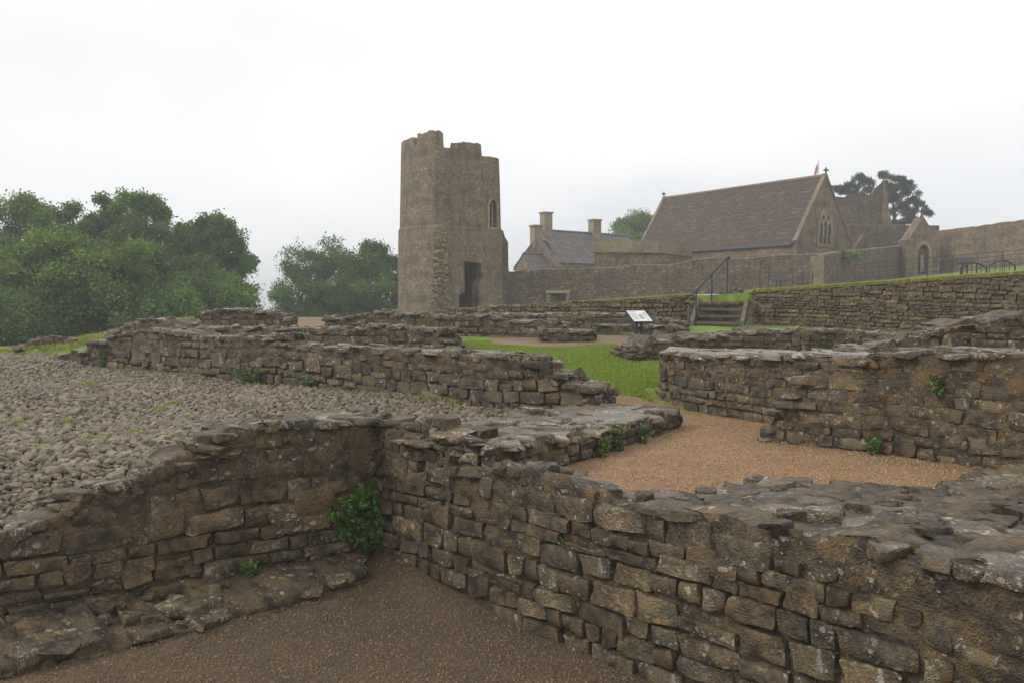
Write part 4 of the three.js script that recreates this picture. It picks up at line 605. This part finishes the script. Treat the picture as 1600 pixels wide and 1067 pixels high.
{
  // ruined tower behind the chapel
  const g = thing('ruined_tower', 'dark ruined tower fragment with a ragged pale edge behind the chapel', 'tower', [30.2, 4, -73]);
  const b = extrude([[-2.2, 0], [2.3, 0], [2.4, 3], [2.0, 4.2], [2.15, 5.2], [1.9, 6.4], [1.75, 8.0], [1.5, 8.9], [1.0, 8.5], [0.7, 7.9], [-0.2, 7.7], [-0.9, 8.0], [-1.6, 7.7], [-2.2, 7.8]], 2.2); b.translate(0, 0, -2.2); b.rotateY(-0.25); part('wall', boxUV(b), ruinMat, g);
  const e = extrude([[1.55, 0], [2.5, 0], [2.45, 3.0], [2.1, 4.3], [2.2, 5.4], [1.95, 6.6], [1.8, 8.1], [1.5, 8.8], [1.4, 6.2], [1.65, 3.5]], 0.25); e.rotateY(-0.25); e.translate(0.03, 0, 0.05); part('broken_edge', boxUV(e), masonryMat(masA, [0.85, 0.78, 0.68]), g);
  const s = thing('gabled_turret', 'little pointed stone gable with finial in front of the ruined tower', 'turret', [26.0, 4, -62.5]);
  const q = extrude([[-0.85, 0], [0.85, 0], [0.85, 2.3], [0, 3.7], [-0.85, 2.3]], 0.8); q.translate(0, 0, -0.8); part('wall', boxUV(q), masonryMat(masA, [0.8, 0.76, 0.7]), s); cross(s, 0, 3.65, -0.4, 0.8);
  const n = thing('niche_gable', 'narrow gabled stone porch with pale arched niche and finial cross', 'porch', [29.2, 4.2, -60.2]);
  const ar = [[-0.42, 0.4], [0.42, 0.4], [0.42, 2.0], [0.25, 2.4], [0, 2.55], [-0.25, 2.4], [-0.42, 2.0]];
  const body = cut(extrude([[-1.2, 0], [1.2, 0], [1.2, 2.9], [0.95, 3.0], [0, 4.5], [-0.95, 3.0], [-1.2, 2.9]], 1.4), [extrude(ar, 0.6), new THREE.Matrix4().makeTranslation(0, 0, 1.1)]); body.translate(0, 0, -1.4); part('wall', boxUV(body), chapelMat, n);
  const fr = extrude([[-0.62, 0.3], [0.62, 0.3], [0.62, 2.05], [0.38, 2.6], [0, 2.8], [-0.38, 2.6], [-0.62, 2.05]], 0.12, [ar]); part('niche_frame', boxUV(fr), stoneMat(stoneD, [0.85, 0.82, 0.74], 0.8), n); cross(n, 0, 4.45, -0.3, 0.9);
  const st = new THREE.BoxGeometry(0.3, 1.3, 0.22); st.translate(0, 1.1, -0.12); part('worn_statue', mergeGeometries([rock(0.34, 1.2, 0.25, 0.12, 0.06, 5, [3, 6, 3]).translate(0, 1.15, -0.14)]), ashlarMat, n);
  const ivy = []; const R = mulberry(8); for (let i = 0; i < 90; i++) ivy.push([(R() - 0.5) * 2.2, 0.45 * R() * (0.4 + R()), (R() - 0.5) * 0.5]);
  plant('wall_shrub', 'yellow green shrub growing over the curtain wall beside the chapel window', [20.8, 5.3, -53.2], ivy, leafGeo(8, 0.12, 0.16, 0.06, 33), [[0.12, 0.19, 0.03], [0.15, 0.22, 0.04]], 9);
}
{ // pine with two bare trunks and flat pads of needles
  const g = thing('pine_tree', 'dark spreading pine with two bare trunks behind the ruined wall', 'tree', [39, 4, -90]), R = mulberry(19), pads = [];
  part('trunk', tube([[-0.5, 0, 0], [-0.4, 4, 0], [-0.8, 8, 0], [-1.2, 11.5, 0]], 0.32, 0.1, 8), barkMat, g); part('trunk', tube([[1.3, 0, 0.3], [1.25, 4, 0.3], [1.5, 8, 0], [1.0, 11.2, 0]], 0.3, 0.08, 8), barkMat, g);
  const spec = [[-1, 12.0, 0, 1.5], [0.4, 11.4, 0, 1.6], [-2.1, 11.2, 0, 1.3], [1.8, 10.7, 0.3, 1.3], [-0.4, 10.6, 0.8, 1.7], [2.7, 9.9, 0, 1.2], [-3.2, 10.4, 0, 1.0], [-4.3, 10.7, 0, 0.8], [1.0, 9.6, 0.6, 1.6], [-1.8, 9.7, 0.4, 1.4], [3.3, 8.8, 0, 1.2], [4.2, 8.2, 0, 0.9], [2.2, 8.3, 0, 1.3], [-2.6, 8.6, 0, 1.2], [-0.6, 8.8, 0, 1.2], [3.2, 7.2, 0, 0.9], [1.6, 6.9, 0.2, 0.7], [-2.9, 7.2, 0, 1.2], [2.6, 5.8, 0, 0.7], [-3.0, 5.8, 0, 1.2], [2.6, 11.3, 0.2, 0.7], [3.8, 9.4, -0.5, 0.7]];
  part('limbs', mergeGeometries(spec.map(([x, y, z]) => tube([[x > 0.5 ? 1.4 : -0.7, y - 1.2, 0], [lerp(x > 0.5 ? 1.4 : -0.7, x, 0.5), y - 0.5, z * 0.5], [x, y, z]], 0.09, 0.03, 5))), barkMat, g);
  const pads2 = spec.flatMap(([x, y, z, r]) => Array.from({ length: 7 }, () => { const a = R() * 6.28, q = r * (0.2 + 0.95 * Math.sqrt(R())); return [x + Math.cos(a) * q, y + (R() - 0.5) * 0.6, z + Math.sin(a) * q * 0.7, r * (0.16 + 0.2 * R())]; }));
  const im = new THREE.InstancedMesh(leafGeo(12, 0.12, 0.2, 0.022, 44, 1), leafMat, pads2.length * 22), c = new THREE.Color(); let k = 0;
  for (const [x, y, z, r] of pads2) for (let i = 0; i < 22; i++) { const a = R() * 6.28, rr = Math.sqrt(R()) * r, b = 0.7 + 0.6 * R(); M4.compose(V(x + Math.cos(a) * rr, y + (R() - 0.4) * 0.45 * (1 - rr / r * 0.6), z + Math.sin(a) * rr), Q.setFromEuler(E3.set(R() * 6, R() * 6, R() * 6)), V(1, 1, 1).multiplyScalar(1 + 0.5 * R())); im.setMatrixAt(k, M4); im.setColorAt(k++, c.setRGB(0.04 * b, 0.07 * b, 0.032 * b)); }
  im.name = 'crown'; im.userData.kind = 'stuff'; im.castShadow = im.receiveShadow = true; g.add(im);
}
{
  const g = thing('flagpole', 'thin flagpole with limp red and white flag above the chapel ridge', 'flag', [27, 4, -75]);
  part('pole', new THREE.CylinderGeometry(0.035, 0.05, 11.2, 8).translate(0, 5.6, 0), new THREE.MeshStandardMaterial({ color: 0xcfcfcf, roughness: 0.5 }), g);
  const cl = (x0, x1, mat) => { const pos = [], idx = []; for (let j = 0; j <= 10; j++) for (let i = 0; i <= 4; i++) { const u = lerp(x0, x1, i / 4); pos.push(-0.05 - u * (0.14 + 0.2 * j / 10), 10.9 - j * 0.09 - u * 0.25, 0.08 * Math.sin(u * 9 + j * 0.4)); } for (let j = 0; j < 10; j++) for (let i = 0; i < 4; i++) { const a = j * 5 + i; idx.push(a, a + 1, a + 5, a + 1, a + 6, a + 5); } const ge = new THREE.BufferGeometry(); ge.setAttribute('position', new THREE.Float32BufferAttribute(pos, 3)); ge.setIndex(idx); ge.computeVertexNormals(); return ge; };
  const fl = part('flag', cl(0, 0.45), new THREE.MeshStandardMaterial({ color: 0xd8d4d0, side: THREE.DoubleSide, roughness: 0.8 }), g); part('red_bar', cl(0.45, 1), new THREE.MeshStandardMaterial({ color: new THREE.Color().setRGB(0.5, 0.12, 0.12), side: THREE.DoubleSide, roughness: 0.8 }), fl);
}

// ------------------------------------------------------------------ steps, handrail, panels, fences
const bar = (a, b, r, seg = 8) => { const A = V(...a), B = V(...b), g = new THREE.CylinderGeometry(r, r, A.distanceTo(B), seg); g.applyQuaternion(new THREE.Quaternion().setFromUnitVectors(V(0, 1, 0), B.clone().sub(A).normalize())); g.translate((A.x + B.x) / 2, (A.y + B.y) / 2, (A.z + B.z) / 2); return g; };
{
  const g = thing('wooden_steps', 'grey weathered wooden steps with sloping side boards up to the terrace', 'steps', [5.75, 1.9, -23.45]); g.rotation.y = -0.42;
  for (const x of [-0.68, 0.68]) { const s = extrude([[0, 0], [0.3, 0], [1.0, 0.62], [1.0, 0.8], [0.78, 0.8], [0, 0.2]], 0.09, [], 0.008); s.rotateY(Math.PI / 2); s.translate(x - 0.045, 0, 0.35); part('side_board', s, woodMat, g); }
  [[0.15, 0.12], [0.33, -0.16], [0.51, -0.44]].forEach(([y, z]) => { const t = new THREE.BoxGeometry(1.27, 0.06, 0.25); t.translate(0, y, z); part('tread', t, woodMat, g); });
  const s2 = thing('stone_steps', 'two worn stone steps between the retaining walls above the wooden steps', 'steps', [5.95, 1.9, -24.3]);
  [[0.67, 0.02], [0.83, -0.36]].forEach(([y, z], k) => { const t = rock(1.75, 0.17, 0.45, 0.03, 0.03, 900 + k, [9, 2, 4], 0.01); t.translate(0, y, z); part('step', t, faceMats[1], s2); });
  const bk = new THREE.BoxGeometry(1.9, 1.0, 0.3); bk.translate(0.02, 0.08, 0.16); part('riser_wall', boxUV(bk), curtainMat, s2);
  const ld = rock(2.0, 0.06, 1.5, 0.02, 0.02, 930, [10, 1, 8], 0.02); ld.translate(0, 0.92, -1.3); part('landing_slab', ld, new THREE.MeshStandardMaterial({ color: new THREE.Color().setRGB(0.42, 0.4, 0.36), bumpMap: stoneD.bump, bumpScale: 0.004, roughness: 0.5 }), s2);
  const h = thing('handrail', 'black iron handrail with three posts beside the wooden steps', 'handrail', [5.1, 1.95, -23.5]);
  for (const [x, z, y0, y1] of [[0.02, 0, 0, 0.99], [0.6, -0.62, 0.6, 1.5], [1.2, -1.25, 0.76, 1.95]]) part('post', bar([x, y0, z], [x, y1, z], 0.022), ironMat, h);
  part('rail', mergeGeometries([bar([-0.06, 0.92, 0.08], [1.24, 2.0, -1.3], 0.028), bar([-0.06, 0.92, 0.08], [-0.08, 0.84, 0.09], 0.028), bar([1.24, 2.0, -1.3], [1.28, 1.93, -1.34], 0.028)]), ironMat, h);
}
function lectern(label, x, y, z, w, turn, white, hgt) {
  const g = thing('information_panel', label, 'sign', [x, y, z]); g.rotation.y = turn;
  for (const s of [-1, 1]) part('leg', bar([s * w * 0.12, 0, 0], [s * w * 0.12, hgt, 0], 0.03), ironMat, g);
  const top = new THREE.Group(); top.name = 'panel'; top.position.set(0, hgt, 0); top.rotation.x = 0.62; g.add(top);
  part('backing', new THREE.BoxGeometry(w, 0.035, 0.44), ironMat, top);
  if (white) { const cv = document.createElement('canvas'); cv.width = 256; cv.height = 180; const c = cv.getContext('2d'); c.fillStyle = '#d9d8d2'; c.fillRect(0, 0, 256, 180); c.fillStyle = '#b9bdbd'; c.fillRect(14, 34, 90, 120); c.fillStyle = '#9aa3a0'; c.fillRect(120, 60, 60, 84); c.fillStyle = '#c3a9a4'; c.fillRect(196, 30, 46, 60); c.fillStyle = '#8d9294'; for (let i = 0; i < 9; i++) c.fillRect(192, 100 + i * 7, 46, 2); c.fillRect(14, 12, 120, 9); const t = new THREE.CanvasTexture(cv); t.colorSpace = THREE.SRGBColorSpace; const f = new THREE.PlaneGeometry(w - 0.03, 0.41); f.rotateX(-Math.PI / 2); f.translate(0, 0.0225, 0); part('printed_face', f, new THREE.MeshStandardMaterial({ map: t, roughness: 0.25 }), top); }
}
lectern('pale printed information panel tilted on a short stand by the low kerb wall', 2.95, 1.78, -19.6, 0.54, 0.45, true, 0.5);
lectern('dark information panel on legs before the iron fence and curtain wall', 13.25, 3.05, -42, 0.75, 0, false, 0.75);
lectern('dark information panel on legs behind the arched iron hoops', 19.8, 3.7, -37, 0.78, -0.2, false, 0.75);
{
  const f = thing('iron_fence', 'black iron fence of upright posts below the curtain wall', 'fence', [12.9, 2.9, -44.2], 'iron fences on the terrace');
  for (const [x, h] of [[0.05, 1.3], [0.5, 1.3], [1.1, 1.3], [1.75, 1.3], [2.3, 1.3], [2.8, 1.3]]) part('post', bar([x, 0, 0], [x, h, 0], 0.025), ironMat, f);
  for (const [a, b, y] of [[0.05, 1.75, 1.3], [1.75, 2.85, 0.75], [1.75, 2.85, 0.35]]) part('rail', bar([a, y, 0], [b, y, 0], 0.016), ironMat, f);
  const e = thing('iron_fence', 'long black iron estate fence along the upper lawn', 'fence', [17.4, 3.45, -43], 'iron fences on the terrace'), dy = (x) => terraceY(17.4 + x, 43) - 3.45;
  for (let i = 0; i <= 8; i++) { const x = i * 1.15, tall = i === 3 || i === 7; part('post', bar([x, dy(x), 0.35 * i * 0.5], [x, dy(x) + (tall ? 1.5 : 1.05), 0.35 * i * 0.5], tall ? 0.04 : 0.022), ironMat, e); }
  for (const y of [0.3, 0.55, 0.78, 1.0]) part('rail', bar([0, dy(0) + y, 0], [9.2, dy(9.2) + y, 1.4], 0.012), ironMat, e);
  const hg = 'arched iron hoops on the terrace edge';
  for (const [k, x, z] of [[0, 17.5, -33.0], [1, 18.55, -32.9]]) {
    const h = thing('iron_hoop', k ? 'arched black iron hoop railing, the one without a thick end post' : 'arched black iron hoop railing with a thick end post', 'railing', [x, terraceY(x, 33) - 0.02, z], hg), pts = [];
    for (let i = 0; i <= 10; i++) pts.push([i / 10 * 1.0, 0.36 + 0.2 * Math.sin(i / 10 * Math.PI), 0]);
    part('arched_rail', tube(pts, 0.028, 0.028, 6), ironMat, h); for (const t of [0, 0.22, 0.42, 0.6, 0.78, 1.0]) part('bar', bar([t, 0, 0], [t, 0.36 + 0.2 * Math.sin(t * Math.PI), 0], t === 0 && !k || t === 1 ? 0.035 : 0.014), ironMat, h);
  }
  const heap = thing('rubble_heap', 'small brown heap of rubble on the grass above the steps', 'rubble', [7.0, 2.75, -26.5]), R = mulberry(44), list = [];
  for (let i = 0; i < 46; i++) { const a = R() * 6.28, r = Math.sqrt(R()), k = 0.7 + 0.6 * R(); list.push({ geo: rubbles[i % 9], mat: faceMats[i % 10], pos: V(7.0 + Math.cos(a) * r * 0.42, 2.8 + 0.22 * (1 - r) * R() + 0.02, -26.5 + Math.sin(a) * r * 0.3), quat: new THREE.Quaternion().setFromEuler(new THREE.Euler(R() * 6, R() * 6, R() * 6)), scale: V(k, k, k), size: 0.03 * k }); }
  addStones(heap, list);
}
shadows(scene);
renderer.render(scene, camera);
